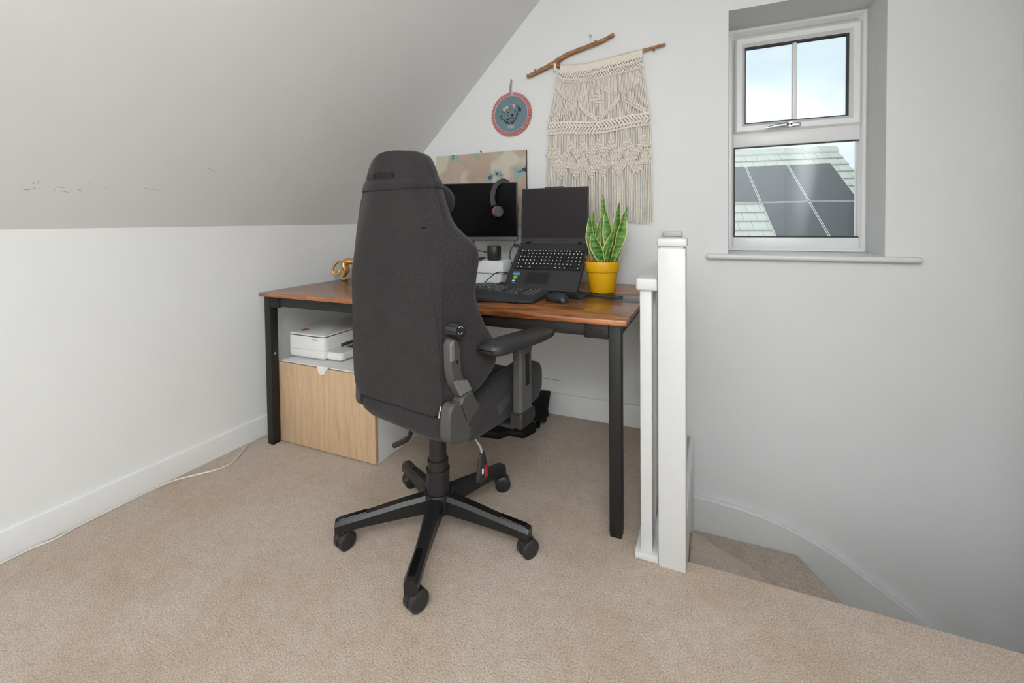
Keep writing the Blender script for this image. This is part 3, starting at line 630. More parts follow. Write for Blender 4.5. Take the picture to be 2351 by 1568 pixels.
MB().prism(tab, (-1.668, 0, 0.392), (1, 0, 0), (0, 0, 1), (0, 1, 0), CY0-0.004, CY0, 0.001).obj('pull_tab', M['lam_white'], df, 40, world=True)

pr = thing('printer', 'white inkjet printer with a side output tray on the cabinet', 'printer', (-1.83, 1.80, CZ+0.004))
PX0, PX1, PY0, PY1, PZ0 = -1.955, -1.712, 1.612, 2.03, CZ+0.010
def rrect(x0, x1, y0, y1, r, n=6):
    out = []
    for cx, cy, a0 in ((x1-r, y1-r, 0), (x0+r, y1-r, PI/2), (x0+r, y0+r, PI), (x1-r, y0+r, 1.5*PI)):
        for i in range(n+1): out.append((cx+r*math.cos(a0+PI/2*i/n), cy+r*math.sin(a0+PI/2*i/n)))
    return out
def slab(mb, x0, x1, y0, y1, r, zs_):
    mb.rings([[Vector((x, y, z)) for x, y in rrect(x0+g, x1-g, y0+g, y1-g, max(r-g, 0.002))] for z, g in zs_]); return mb
base_b = MB(); slab(base_b, PX0, PX1, PY0, PY1, 0.022, ((PZ0, .012), (PZ0+.006, .004), (PZ0+.016, 0), (PZ0+.044, 0), (PZ0+.0445, .001))).obj('base', M['printer'], pr, 40, world=True)
slab(MB(), PX0, PX1, PY0, PY1, 0.022, ((PZ0+.0455, .001), (PZ0+.046, 0), (PZ0+.106, 0), (PZ0+.109, .002))).obj('shell', M['printer'], pr, 40, world=True)
slab(MB(), PX0+.004, PX1-.004, PY0+.004, PY1-.004, 0.018, ((PZ0+.108, 0), (PZ0+.114, 0))).obj('lid_gap', M['printer_dark'], pr, 40, world=True)
ld = slab(MB(), PX0+.002, PX1-.002, PY0+.002, PY1-.002, 0.020, ((PZ0+.113, .002), (PZ0+.115, 0), (PZ0+.119, 0), (PZ0+.122, .004))).obj('lid', M['printer'], pr, 40, world=True)
MB().box(-1.925, -1.893, 1.655, 1.695, PZ0+.1218, PZ0+.1225).obj('lid_sticker', M['red'], ld, 0, label='faded orange-red sticker on the lid', world=True)
MB().lathe([(0.011, 0), (0.014, 0), (0.014, 0.0006), (0.011, 0.0006)], (-1.80, 1.83, PZ0+.1219), n=20).obj('lid_emblem', M['steel'], ld, 0, world=True)
MB().box(PX1-.075, PX1-.040, PY0-.0012, PY0+.002, PZ0+.096, PZ0+.101, .0005).obj('lid_notch', M['steel'], pr, 30, world=True)
slab(MB(), PX1-.02, PX1+.088, PY0+.020, PY1-.06, 0.020, ((PZ0+.0, .010), (PZ0+.005, .002), (PZ0+.012, 0), (PZ0+.036, 0), (PZ0+.040, .004))).obj('output_tray', M['printer'], pr, 40, world=True)
MB().box(PX1-.01, PX1+.0015, PY0+.11, PY1-.05, PZ0+.041, PZ0+.058, .001).obj('tray_slot', M['printer_dark'], pr, 30, world=True)
MB().box(PX1+.02, PX1+.07, PY0+.12, PY1-.10, PZ0+.0398, PZ0+.0415, .0005).obj('tray_recess', M['printer_dark'], pr, 30, world=True)
for x in (PX0+.03, PX1-.03):
    for y in (PY0+.04, PY1-.04): MB().lathe([(0, -0.0058), (.008, -0.0058), (.009, 0.002), (0, 0.002)], (x, y, PZ0), n=12).obj('foot', M['printer_dark'], pr, 40, world=True)

fo = thing('foot_rest', 'black plastic tilting foot rest on the carpet under the desk', 'foot rest', (-0.95, 2.16, 0))
axx = Vector((0.95, 0.20, 0)).normalized(); ayy = Vector((-0.20, 0.95, 0)).normalized(); tl = math.radians(22)
apl = ayy*math.cos(tl)+Vector((0, 0, 1))*math.sin(tl); anl = axx.cross(apl)
pc = Vector((-0.992, 2.232, 0.083))
pl = MB().obox(pc, axx, apl, anl, 0.195, 0.108, 0.008, 0.006, 2).obj('platform', M['matte_black'], fo, 40, world=True)
dm = MB().lathe([(0, 0), (.009, 0), (.007, .004), (0, .005)], n=10).mesh('massage_bump', M['matte_black'])
for i in range(9):
    for j in range(6):
        o = bpy.data.objects.new('massage_bump', dm); COL.objects.link(o); o.parent = pl
        p = pc+axx*(-.165+.041*i)+apl*(-.085+.034*j)+anl*.0078
        o.matrix_basis = Matrix.Translation(p-fo.location) @ Matrix((axx, apl, anl)).transposed().to_4x4()
for sx in (-1, 1):
    c0 = pc+axx*(.150*sx)
    fl_ = MB().obox(c0-anl*.018, axx, apl, anl, .012, .075, .012, .004)
    ft = Vector((c0.x, c0.y, 0))+axx*(.028*sx)
    fl_.tube([c0-anl*.022, ft+ayy*.035+Vector((0, 0, .045)), ft+ayy*.045+Vector((0, 0, .0125))], .0125, 8)
    fl_.tube([c0-anl*.022, Vector((c0.x, c0.y, 0))-ayy*.10+Vector((0, 0, .013))], .013, 8)
    fl_.obj('side_leg', M['matte_black'], fo, 40, world=True)
MB().prism([(-1.16, 2.00), (-1.05, 1.968), (-.955, 1.985), (-.932, 2.035), (-.848, 2.035), (-.818, 2.12), (-.828, 2.16), (-1.16, 2.17)], (0, 0, 0), (1, 0, 0), (0, 1, 0), (0, 0, 1), 0.0, .034, .008, seg=2).obj('base_plate', M['matte_black'], fo, 40, world=True)

# ================================================================== THINGS ON THE DESK
# paper reams
rm_ = MB()
def ream(name, x0, x1, y0, y1, z0, z1, label):
    t = thing(name, label, 'paper', ((x0+x1)/2, (y0+y1)/2, z0), group='paper packs under the monitor')
    MB().box(x0+.002, x1-.004, y0+.002, y1-.002, z0, z1-.0015, .002).obj('sheets', M['paper'], t, 30, world=True)
    w_ = MB(); prof = []
    n = 24
    for i in range(n+1):
        x = x0+(x1-.03-x0)*i/n
        prof.append([Vector((x, y0-.0008-.0015*abs(math.sin(i*1.7)), z0+.001)), Vector((x, y0-.0012-.002*abs(math.sin(i*2.3+1)), (z0+z1)/2)), Vector((x, y0+.001, z1)), Vector((x, y1, z1+.0004)), Vector((x, y1, z1-.001)), Vector((x, y0+.004, z1-.001)), Vector((x, y0+.003, z0+.001))])
    w_.rings(prof).obj('wrapper', M['paper'], t, 50, world=True)
ream('paper_ream', -1.262, -0.968, 2.055, 2.270, ZD, ZD+.0665, 'white wrapped paper ream lying directly on the desk, bottom of the stack')
ream('paper_ream', -1.270, -0.952, 2.045, 2.262, ZD+.069, ZD+.131, 'white wrapped paper ream under the monitor stand, top of the stack')
ZR = ZD+.1315
# monitor
MT = math.radians(15)
mr = Vector((math.cos(MT), math.sin(MT), 0)); mf = Vector((math.sin(MT), -math.cos(MT), 0))   # lateral, towards viewer
mon = thing('monitor', 'black widescreen monitor standing on the paper reams', 'monitor', (-1.165, 2.16, ZR), MT)
def mloc(right_edge):  # local x of the right edge
    return right_edge
# local frame: x lateral, -y towards the viewer; right edge at world (-0.915, 2.14)
re = (Vector((-0.915, 2.14, 0))-Vector((-1.165, 2.16, 0))); rxl = re.dot(mr); ryl = re.dot(Vector((-math.sin(MT), math.cos(MT), 0)))
MWd = 0.540; z0m, z1m = 0.977-ZR, 1.279-ZR
bz = MB().box(rxl-MWd, rxl, ryl, ryl+.028, z0m, z1m, .003).obj('housing', M['black_plastic'], mon, 30)
MB().box(rxl-MWd+.004, rxl-.004, ryl-.0012, ryl+.002, z0m+.024, z1m-.004).obj('screen', M['screen'], mon, 0)
MB().box(rxl-MWd, rxl, ryl-.004, ryl+.002, z0m, z0m+.020, .002).obj('chin_bar', M['grey_plastic'], mon, 30)
MB().box(rxl-MWd/2-.03, rxl-MWd/2+.03, ryl+.028, ryl+.05, .01, z1m-.10, .004).obj('neck', M['grey_plastic'], mon, 30)
MB().box(rxl-MWd/2-.11, rxl-MWd/2+.085, ryl-.085, ryl+.075, 0, .010, .004).obj('stand_foot', M['grey_plastic'], mon, 30)
# speaker
sp_ = thing('bluetooth_speaker', 'small black cylinder speaker standing on the paper reams', 'speaker', (-1.028, 2.095, ZR))
MB().lathe([(0, .002), (.033, .002), (.0355, .006), (.0355, .068), (.033, .074), (0, .0745)], n=36).obj('body', M['black_plastic'], sp_, 50)
MB().lathe([(0, 0), (.030, 0), (.030, .003), (0, .003)], n=28).obj('rubber_base', M['rubber'], sp_, 50)
MB().lathe([(.022, .0742), (.0225, .0752), (.0325, .0745), (.0325, .0735)], n=28).obj('top_ring', M['matte_black'], sp_, 50)
# headphones hung over the monitor's top edge
tr_ = Vector((-1.165, 2.16, ZR))+mr*(rxl-.068)
fy = ryl
def mw(lx_, ly_, z): return Vector((-1.165, 2.16, ZR))+mr*lx_+Vector((-math.sin(MT), math.cos(MT), 0))*ly_+Vector((0, 0, z))
hpn = thing('headphones', 'grey on-ear headphones with pink-ringed cup hanging over the monitor', 'headphones', tuple(mw(rxl-.085, fy, z1m)))
path = [mw(rxl-.118, fy-.030, z1m-.118), mw(rxl-.122, fy-.034, z1m-.075), mw(rxl-.112, fy-.030, z1m-.030), mw(rxl-.090, fy-.016, z1m+.000), mw(rxl-.068, fy+.006, z1m+.010), mw(rxl-.045, fy+.030, z1m-.004), mw(rxl-.03, fy+.05, z1m-.045), mw(rxl-.028, fy+.055, z1m-.10)]
MB().tube(catmull(path, 6), .0125, 10, flat=.35, up=tuple(mr*0.8+Vector((0.3, 0.6, 0)))).obj('headband', M['hp_band'], hpn, 60, world=True)
for (lx_, ly_, zz, nx) in ((rxl-.095, fy-.030, z1m-.150, 1), (rxl-.03, fy+.068, z1m-.135, -1)):
    c = mw(lx_, ly_, zz); ax_ = (mr*0.75+mf*0.66).normalized()*nx
    cupo = MB().lathe([(0, -.012), (.022, -.012), (.027, -.006), (.028, .004), (.026, .010), (0, .013)], c, ax_, 28).obj('ear_cup', M['hp_grey'], hpn, 50, world=True)
    MB().lathe([(.0262, -.014), (.0285, -.011), (.0285, -.003), (.0262, -.001)], c, ax_, 28).obj('pink_ring', M['hp_pink'], cupo, 50, world=True)
    MB().lathe([(0, -.024), (.020, -.024), (.025, -.019), (.025, -.012), (0, -.012)], c, ax_, 28).obj('ear_cushion', M['hp_pink'], cupo, 50, world=True)
    MB().tube([c+Vector((0, 0, .027)), c+Vector((0, 0, .040))-mr*.006*nx], .004, 6).obj('yoke', M['matte_black'], cupo, 50, world=True)
# laptop on a riser
LX0, LX1 = -0.889, -0.539
HGy, HGz = 2.125, 0.968
FTy, FTz = 1.905, 0.768
lap = thing('laptop', 'black open laptop propped steeply on a riser', 'laptop', ((LX0+LX1)/2, 2.0, FTz))
dv = Vector((0, FTy-HGy, FTz-HGz)); DL = dv.length; dd = dv.normalized(); ln = Vector((0, -dd.z, dd.y));
if ln.z < 0: ln = -ln
lo = Vector((LX0, HGy, HGz)); LWd = LX1-LX0
SH = -0.022  # front edge sits slightly further left/right than the hinge edge
def deck(a, d_, n_): return lo+Vector((1, 0, 0))*(a*LWd)+dd*(d_*DL)+ln*n_
def dbox(mb, a0, a1, d0, d1, n0, n1, bev=0.0):
    c = (deck(a0, d0, n0)+deck(a1, d1, n1))/2
    return mb.obox(c, (1, 0, 0), dd, ln, (a1-a0)*LWd/2, (d1-d0)*DL/2, (n1-n0)/2, bev)
dbox(MB(), 0, 1, 0, 1, -.017, 0, .003).obj('base', M['laptop'], lap, 30, world=True)
dbox(MB(), .05, .985, .16, .60, -.001, .0006).obj('key_tray', M['keycap'], lap, 0, world=True)
kb = MB(); lg_ = MB()
rows = [(0.165, 0.215, 21, 0), (0.225, 0.295, 17, 0), (0.30, 0.37, 17, .3), (0.375, 0.445, 17, .5), (0.45, 0.52, 17, .8), (0.525, 0.59, 15, 0)]
for d0, d1, nk, sh in rows:
    a = .06; w = (.975-.06)/nk
    for i in range(nk):
        a0 = a+i*w
        if d0 > .52 and 4 <= i <= 7:
            if i == 4: dbox(kb, a0+.003, a0+4*w-.003, d0+.004, d1-.004, 0, .0022, .0006)
            continue
        dbox(kb, a0+.003, a0+w-.003, d0+.005, d1-.005, 0, .0022, .0006)
        if random.random() < .85:
            m_ = a0+w*.30; dbox(lg_, m_, m_+w*(.26 if nk < 20 else .3), d0+.012, d0+.012+.022, .0022, .0024)
o = kb.obj('keys', M['keycap'], lap, 30, world=True); o['kind'] = 'stuff'
o = lg_.obj('key_legends', M['white_print'], lap, 0, world=True); o['kind'] = 'stuff'
MB().lathe([(0, 0), (.0035, 0), (.003, .003), (0, .0035)], deck(.435, .415, .001), tuple(ln), 10).obj('pointing_stick', M['red'], lap, 40, world=True)
dbox(MB(), .275, .585, .66, .885, -.001, .0006).obj('touchpad', M['keycap'], lap, 0, world=True)
dbox(MB(), .06, .16, .655, .695, 0, .0007).obj('sticker', M['sticker_blue'], lap, 0, world=True)
dbox(MB(), .06, .16, .697, .715, 0, .0007).obj('sticker', M['white_print'], lap, 0, world=True)
dbox(MB(), .085, .140, .735, .80, 0, .0007).obj('sticker', M['sticker_green'], lap, 0, world=True)
dbox(MB(), .085, .125, .83, .86, 0, .0007).obj('sticker', M['white_print'], lap, 0, world=True)
dbox(MB(), .09, .130, .875, .90, 0, .0007).obj('sticker', M['sticker_blue'], lap, 0, world=True)
# lid, leaning slightly back
lt_ = math.radians(4); lu = Vector((0, math.sin(lt_), math.cos(lt_))); lnn = Vector((0, -math.cos(lt_), math.sin(lt_)))
lb = Vector(((LX0+LX1)/2-.004, HGy+.010, HGz+.006)); LH = .270
lid = MB().obox(lb+lu*(LH/2), (1, 0, 0), lu, lnn, LWd/2, LH/2, .0035, .002).obj('screen_lid', M['laptop'], lap, 30, world=True)
MB().obox(lb+lu*(LH/2+.006)+lnn*.0035, (1, 0, 0), lu, lnn, LWd/2-.006, LH/2-.012, .0006).obj('display', M['lap_screen'], lid, 0, world=True)
MB().obox(lb+lu*(LH+.001), (1, 0, 0), lu, lnn, .05, .004, .003, .001).obj('camera_bump', M['laptop'], lid, 30, world=True)
for q in (.12, .88):
    MB().tube([deck(q-.03, .005, .003), deck(q+.03, .005, .003)], .005, 10).obj('hinge', M['matte_black'], lap, 40, world=True)
# riser under the laptop
ris = thing('laptop_riser', 'black folding laptop riser hidden under the laptop', 'laptop stand', ((LX0+LX1)/2, 2.08, ZD))
for q in (.22, .78):
    p1 = deck(q, .98, -.0185); p0 = deck(q, .06, -.0185)
    MB().tube([p1+Vector((0, 0, 0)), p0], .006, 6, flat=.6).tube([p0, Vector((p0.x, p0.y+.06, ZD+.006))], .006, 6, flat=.6).tube([Vector((p0.x, p0.y+.065, ZD+.005)), Vector((p1.x, p1.y-.0, ZD+.005))], .005, 6).tube([p1, Vector((p1.x, p1.y, ZD+.005))], .005, 6).obj('side_frame', M['matte_black'], ris, 40, world=True)
MB().tube([deck(.2, .08, -.020), deck(.8, .08, -.020)], .005, 6).tube([deck(.1, .995, -.021), deck(.9, .995, -.021)], .004, 6).obj('cross_bar', M['matte_black'], ris, 40, world=True)
# ergonomic keyboard
kx0, kx1 = -1.135, -0.655
key = thing('ergonomic_keyboard', 'dark grey curved split keyboard with palm rest at the desk edge', 'keyboard', (-.895, 1.74, ZD))
def kfront(x): t = (x-kx0)/(kx1-kx0); return 1.655-.018*math.sin(PI*min(1, t*1.35))+.012*max(0, t-.75)*4*.3
def kback(x): t = (x-kx0)/(kx1-kx0); return 1.90+.012*math.sin(PI*t)
def kz(x, y):
    t = (x-kx0)/(kx1-kx0); s2 = (y-1.655)/.245
    hump = math.exp(-((t-.36)/.22)**2)*.020
    return ZD+.012+.010*min(1, max(0, s2))+hump*(.35+.65*min(1, max(0, s2*1.8)))
rg = []
N = 30
for i in range(N+1):
    x = kx0+(kx1-kx0)*i/N; e = min(i, N-i); inset = (.020, .008, .003)[e] if e < 3 else 0
    y0, y1 = kfront(x)+inset, kback(x)-inset
    ys = [y0+(y1-y0)*j/8 for j in range(9)]
    rg.append([Vector((x, y0+.004, ZD+.002)), Vector((x, y0, ZD+.005))]+[Vector((x, y, kz(x, y)-(.004 if e == 0 else 0))) for y in ys]+[Vector((x, y1, ZD+.003))])
MB().rings(rg).obj('shell', M['kb_shell'], key, 50, world=True)
kmesh = {}
def keycap(w, d_):
    kk = (round(w, 4), round(d_, 4))
    if kk not in kmesh:
        m_ = MB(); h_ = .0065
        m_.rings([[Vector((sx*(w/2-g), sy*(d_/2-g), z)) for sx, sy in ((-1, -1), (1, -1), (1, 1), (-1, 1))] for z, g in ((0, 0), (h_*.7, .0012), (h_, .0022))])
        # printed legend as a tiny raised fleck
        m_.box(-w*.24, -w*.02, d_*.02, d_*.26, h_, h_+.0002, mi=1)
        kmesh[kk] = m_.mesh('key', [M['kb_key'], M['white_print']], 30)
    return kmesh[kk]
def addkey(x, y, w, d_, rot):
    o = bpy.data.objects.new('key', keycap(w, d_)); COL.objects.link(o); o.parent = key
    e = .004; dzx = (kz(x+e, y)-kz(x-e, y))/(2*e); dzy = (kz(x, y+e)-kz(x, y-e))/(2*e)
    nz_ = Vector((-dzx, -dzy, 1)).normalized(); xa = Vector((math.cos(rot), math.sin(rot), 0)); xa = (xa-nz_*xa.dot(nz_)).normalized(); ya = nz_.cross(xa)
    mt = Matrix((xa, ya, nz_)).transposed().to_4x4(); mt.translation = Vector((x, y, kz(x, y)-.0005))-key.location; o.matrix_basis = mt
for side, xc, rot, n_ in ((0, -1.045, -.12, 6), (1, -.905, .12, 7)):
    for r_ in range(5):
        for i in range(n_):
            lx_ = (i-(n_-1)/2)*.0193+(r_*.004 if side == 0 else -r_*.004); ly_ = .045-r_*.0195
            if r_ == 4 and i % 2 == 1: continue
            w_ = .0178 if r_ < 4 else .034
            x_ = xc+lx_*math.cos(rot)-ly_*math.sin(rot); y_ = 1.815+lx_*math.sin(rot)+ly_*math.cos(rot)
            addkey(x_, y_, w_, .0175, rot)
for i in range(7):
    for r_ in range(5):
        if i == 3: continue
        if i < 3 and r_ == 2: continue
        addkey(-.815+i*.0195+(.004 if i > 3 else 0), 1.866-r_*.0192, .0172, .0168, .0)
# mouse
mo = thing('computer_mouse', 'black wired mouse at the front of the desk', 'mouse', (-.580, 1.765, ZD), math.radians(68))
rg = []
for i in range(13):
    t = i/12; y = -.054+.108*t; w = .031*math.sin(PI*(0.12+.76*t))**.5*(1.0-.06*t); zt = .036*math.sin(PI*(.10+.78*t))**.7
    if i in (0, 12): w *= .6
    rg.append([Vector((w*math.cos(a), y, (.003+zt*max(0, math.sin(a))**.75) if math.sin(a) > 0 else .001)) for a in [2*PI*q/20 for q in range(20)]])
MB().rings(rg).obj('shell', M['black_plastic'], mo, 60)
MB().lathe([(0, -.004), (.008, -.004), (.009, 0), (.008, .004), (0, .004)], (0, .028, .026), (1, 0, 0), 16).obj('scroll_wheel', M['rubber'], mo, 40)
MB().tube([(0, .050, .018), (0, .034, .031), (0, .012, .0365), (0, .0, .0375)], .0008, 5).obj('button_gap', M['matte_black'], mo, 40)
# cables
def cable(name, pts, r, m_, label, n=6, sm_=6):
    return tag(MB().tube(catmull(pts, sm_), r, n).obj(name, M[m_], None, 60), label, 'cable')
zc = ZD+.003
cable('charger_cable', [(-.66, 2.02, zc), (-.60, 1.96, zc), (-.555, 1.985, zc+.012), (-.525, 1.96, zc+.004), (-.50, 1.985, zc), (-.455, 1.968, zc), (-.385, 1.965, zc), (-.345, 1.935, zc), (-.37, 1.90, zc), (-.43, 1.905, zc), (-.49, 1.93, zc), (-.53, 1.945, zc), (-.56, 1.92, zc), (-.52, 1.905, zc+.002), (-.49, 1.93, zc+.005), (-.545, 1.965, zc+.004)], .0026, 'rubber', 'thin black cable looped on the desk in front of the yellow pot')
cable('mouse_cable', [(-.559, 1.816, ZD+.016), (-.550, 1.84, ZD+.012), (-.535, 1.875, zc), (-.56, 1.90, zc), (-.62, 1.94, zc), (-.70, 1.99, zc)], .0018, 'rubber', 'thin black mouse lead running under the laptop')
cable('keyboard_cable', [(-1.01, 1.906, ZD+.018), (-.985, 1.945, ZD+.055), (-.95, 1.965, ZD+.083), (-.905, 1.985, ZD+.080), (-.875, 2.0, ZD+.050), (-.872, 2.01, ZD+.015), (-.85, 2.02, zc)], .0026, 'rubber', 'black cable arching up from the curved keyboard')
cable('adapter_cable', [(-.898, 2.10, .958), (-.915, 2.09, .955), (-.93, 2.10, .942), (-.945, 2.13, .935), (-.965, 2.16, .925), (-.968, 2.16, .885), (-.95, 2.15, .855), (-.905, 2.14, .825), (-.88, 2.13, .80)], .0026, 'rubber', 'black cable hanging in a loop beside the laptop hinge')
cable('display_cable', [(-.895, 2.115, .950), (-.925, 2.13, .945), (-.94, 2.15, .965), (-.935, 2.17, .995), (-.915, 2.20, 1.0), (-.893, 2.23, .985), (-.87, 2.27, .95)], .0022, 'rubber', 'thin black cable curling behind the laptop hinge towards the monitor')
cable('white_lead', [(-.955, 2.16, .985), (-.945, 2.15, .955), (-.930, 2.125, .940), (-.915, 2.11, .925), (-.90, 2.105, .915)], .0016, 'cable_white', 'thin white lead tangled beside the laptop hinge')
cable('speaker_cable', [(-1.30, 2.02, ZD+.20), (-1.20, 2.05, ZD+.195), (-1.11, 2.09, ZD+.178), (-1.06, 2.12, ZD+.165)], .0028, 'rubber', 'black cable running down behind the small speaker')
MB_pl = thing('power_plug', 'black cable connector plugged in beside the laptop hinge', 'plug', (-.91, 2.105, .955))
MB().obox((-.907, 2.105, .956), (1, .2, .05), (-.2, 1, 0), (0, 0, 1), .017, .006, .005, .002).obj('plug_body', M['rubber'], MB_pl, 40, world=True)
MB().obox((-.907+.018, 2.109, .957), (1, .2, .05), (-.2, 1, 0), (0, 0, 1), .006, .004, .002, .001).obj('plug_tip', M['steel'], MB_pl, 40, world=True)
ad = thing('power_adapter', 'black power brick lying on the desk behind the keyboard', 'power adapter', (-.925, 2.02, ZD))
MB().box(-.965, -.885, 1.985, 2.035, ZD, ZD+.030, .006, 3).obj('body', M['rubber'], ad, 40, world=True)
MB().box(-.885, -.872, 2.004, 2.016, ZD+.010, ZD+.020, .002).obj('strain_relief', M['matte_black'], ad, 40, world=True)
bx = thing('grey_document_tray', 'low grey box standing behind the laptop riser', 'box', (-.90, 2.26, ZD))
MB().box(-.962, -.845, 2.21, 2.32, ZD, ZD+.105, .004).obj('body', M['paper'], bx, 30, world=True)
MB().box(-.964, -.843, 2.208, 2.322, ZD+.060, ZD+.064, .001).obj('lid_line', M['matte_black'], bx, 30, world=True)

# snake plant
pot = thing('snake_plant', 'variegated snake plant in a yellow pot on the desk', 'potted plant', (-.464, 2.078, ZD))
MB().lathe([(0, 0), (.0565, 0), (.059, .004), (.070, .092), (.0700, .094), (.0770, .096), (.0785, .100), (.0800, .140), (.0790, .1425), (.0765, .1425), (.0745, .132), (0, .130)], n=48).obj('pot', M['pot'], pot, 50)
MB().lathe([(0, .1305), (.050, .132), (.0742, .1315)], n=30).obj('soil', M['soil'], pot, 60)
def leaf(base, tip, w, bend, twist, mi_edge=True, mat2=None):
    base, tip = Vector(base), Vector(tip); n = 14; mb = MB()
    axis = tip-base; L = axis.length; bd = Vector(bend)
    rings = []
    for i in range(n+1):
        t = i/n; c = base+axis*t+bd*(math.sin(PI*t)*L*.12)
        prof = (.30+.95*t-.20*t*t) if t < .55 else max(.02, ((1-t)/.45)**.62*(.30+.95*.55-.20*.3025))
        ww = w*prof*1.45; a = twist*(.6+.8*t)
        s = Vector((math.cos(a), math.sin(a), 0)); d_ = Vector((-math.sin(a), math.cos(a), 0))
        cup = ww*.30
        row = []
        for q in (-1, -.80, -.4, 0, .4, .80, 1): row.append(c+s*(q*ww)-d_*(cup*(q*q)))
        th = .0012
        rings.append((row, d_, th))
    bmv = mb.bm
    F_ = [[bmv.verts.new(p-d_*th) for p in row] for row, d_, th in rings]; B_ = [[bmv.verts.new(p+d_*th) for p in row] for row, d_, th in rings]
    for i in range(n):
        for j in range(6):
            m_ = 1 if j in (0, 5) else 0
            bmv.faces.new((F_[i][j], F_[i][j+1], F_[i+1][j+1], F_[i+1][j])).material_index = m_
            bmv.faces.new((B_[i][j+1], B_[i][j], B_[i+1][j], B_[i+1][j+1])).material_index = m_
        for j in (0, 6): bmv.faces.new((F_[i][j], F_[i+1][j], B_[i+1][j], B_[i][j])).material_index = 1
    mb.obj('leaf', [M['leaf'], M['leaf_edge']] if mat2 is None else [mat2, mat2], pot, 70)
zb = .128
for base, tip, w, bd, tw in [
    ((0.0061, 0.015, 0.128), (0.001, 0.02, 0.4551), 0.0179, (0.05, 0, 0), 0.05),
    ((0.0365, 0.018, 0.128), (0.0751, 0.03, 0.4125), 0.0197, (0.1, 0, 0), -0.15),
    ((0.0568, 0.02, 0.128), (0.1096, 0.035, 0.3962), 0.016, (0.15, 0, 0), 0.45),
    ((0.0487, -0.01, 0.14), (0.1035, -0.005, 0.3678), 0.0226, (0.4, 0, 0), 0.35),
    ((0.0365, -0.004, 0.128), (0.0183, -0.004, 0.3719), 0.0244, (0.15, 0, 0), -0.12),
    ((-0.0203, 0.02, 0.128), (-0.0467, 0.03, 0.376), 0.015, (-0.1, 0, 0), 0.3),
    ((-0.0325, -0.002, 0.128), (-0.0568, 0.004, 0.3496), 0.0207, (-0.3, 0, 0), -0.05),
    ((-0.0203, -0.018, 0.128), (-0.0041, -0.014, 0.3293), 0.0169, (-0.25, -0.1, 0), 0.35),
    ((0.0122, -0.04, 0.1283), (-0.0305, -0.058, 0.2704), 0.0282, (-0.05, -0.3, 0), 0.05),
    ((0.0142, -0.042, 0.1283), (0.067, -0.05, 0.2866), 0.0188, (-0.12, -0.2, 0), -0.25),
    ((0.0264, -0.05, 0.1283), (0.0447, -0.056, 0.2176), 0.0113, (0.2, -0.2, 0), -0.6),
    ((-0.0081, 0.035, 0.128), (-0.0183, 0.045, 0.3394), 0.015, (0, 0.2, 0), 0.4)]:
    leaf(base, tip, w, bd, tw)
for a in range(4):
    leaf((-.055+.006*a, -.02-.006*a, zb), (-.068+.012*a, -.030-.004*a, zb+.052-.008*a), .004, (-.6, -.3, .2), .4*a, mat2=M['dry_leaf'])

# gold monkey figurine
mk = thing('monkey_figurine', 'gold monkey figurine with curled tail standing on the desk', 'figurine', (-1.925, 2.02, ZD), math.radians(20))
mb = MB()
def limb(pts, rs, n=12): mb.tube(catmull(pts, 4), [r for i in range(len(rs)-1) for r in [rs[i]+(rs[i+1]-rs[i])*q/4 for q in range(4)]]+[rs[-1]], n)
limb([(-.040, 0, .100), (-.015, 0, .108), (.020, 0, .106), (.050, 0, .112), (.070, 0, .118)], [.016, .021, .019, .022, .016])
for sy in (-1, 1):
    limb([(-.036, .013*sy, .100), (-.030, .018*sy, .074), (-.022, .018*sy, .052), (-.038, .018*sy, .026), (-.046, .018*sy, .008)], [.016, .016, .0105, .0075, .0065])
    limb([(-.048, .018*sy, .006), (-.035, .018*sy, .005), (-.022, .018*sy, .004)], [.006, .006, .0045])
    limb([(.052, .012*sy, .105), (.050, .018*sy, .075), (.040, .020*sy, .055), (.048, .020*sy, .030), (.058, .020*sy, .008)], [.016, .012, .009, .0085, .007])
    limb([(.056, .020*sy, .006), (.068, .020*sy, .004)], [.006, .0045])
mb.ball((.082, 0, .132), .022, 16, 12, sc=(1, .95, 1.0)); mb.ball((.101, 0, .125), .012, 12, 8)
for sy in (-1, 1): mb.ball((.080, .022*sy, .136), .007, 10, 8, sc=(.6, 1, 1))
tail = [(-.046, 0, .106), (-.072, 0, .105), (-.100, 0, .080), (-.106, 0, .050), (-.092, 0, .032), (-.072, -.001, .032), (-.064, -.002, .045), (-.072, -.003, .055), (-.082, -.004, .050), (-.080, -.004, .044)]
limb(tail, [.0075, .0075, .0075, .0075, .0075, .007, .0065, .006, .005, .004], 10)
bo = mb.obj('body', M['gold'], mk, 60)
rmod = bo.modifiers.new('merge', 'REMESH'); rmod.mode = 'VOXEL'; rmod.voxel_size = .0022; rmod.use_smooth_shade = True
smod = bo.modifiers.new('soften', 'SMOOTH'); smod.factor = .5; smod.iterations = 3

# ================================================================== ON THE WALL
cv = thing('canvas_print', 'beige canvas picture with blue-green patches hung behind the monitor', 'picture', (-1.2535, YB-.010, 1.06))
MB().box(-1.552, -.955, YB-.022, YB-.0205, 1.060, 1.480).obj('print', M['canvas'], cv, 0, world=True)
MB().box(-1.552, -.955, YB-.0204, YB-.001, 1.060, 1.480, .001).obj('stretcher', M['canvas_edge'], cv, 30, world=True)
MB().lathe([(0, 0), (.0022, 0), (.0022, .014), (.004, .015), (.004, .017), (0, .018)], (-1.245, YB, 1.488), (0, -1, .25), 10).obj('nail', M['canvas_edge'], cv, 40, world=True)

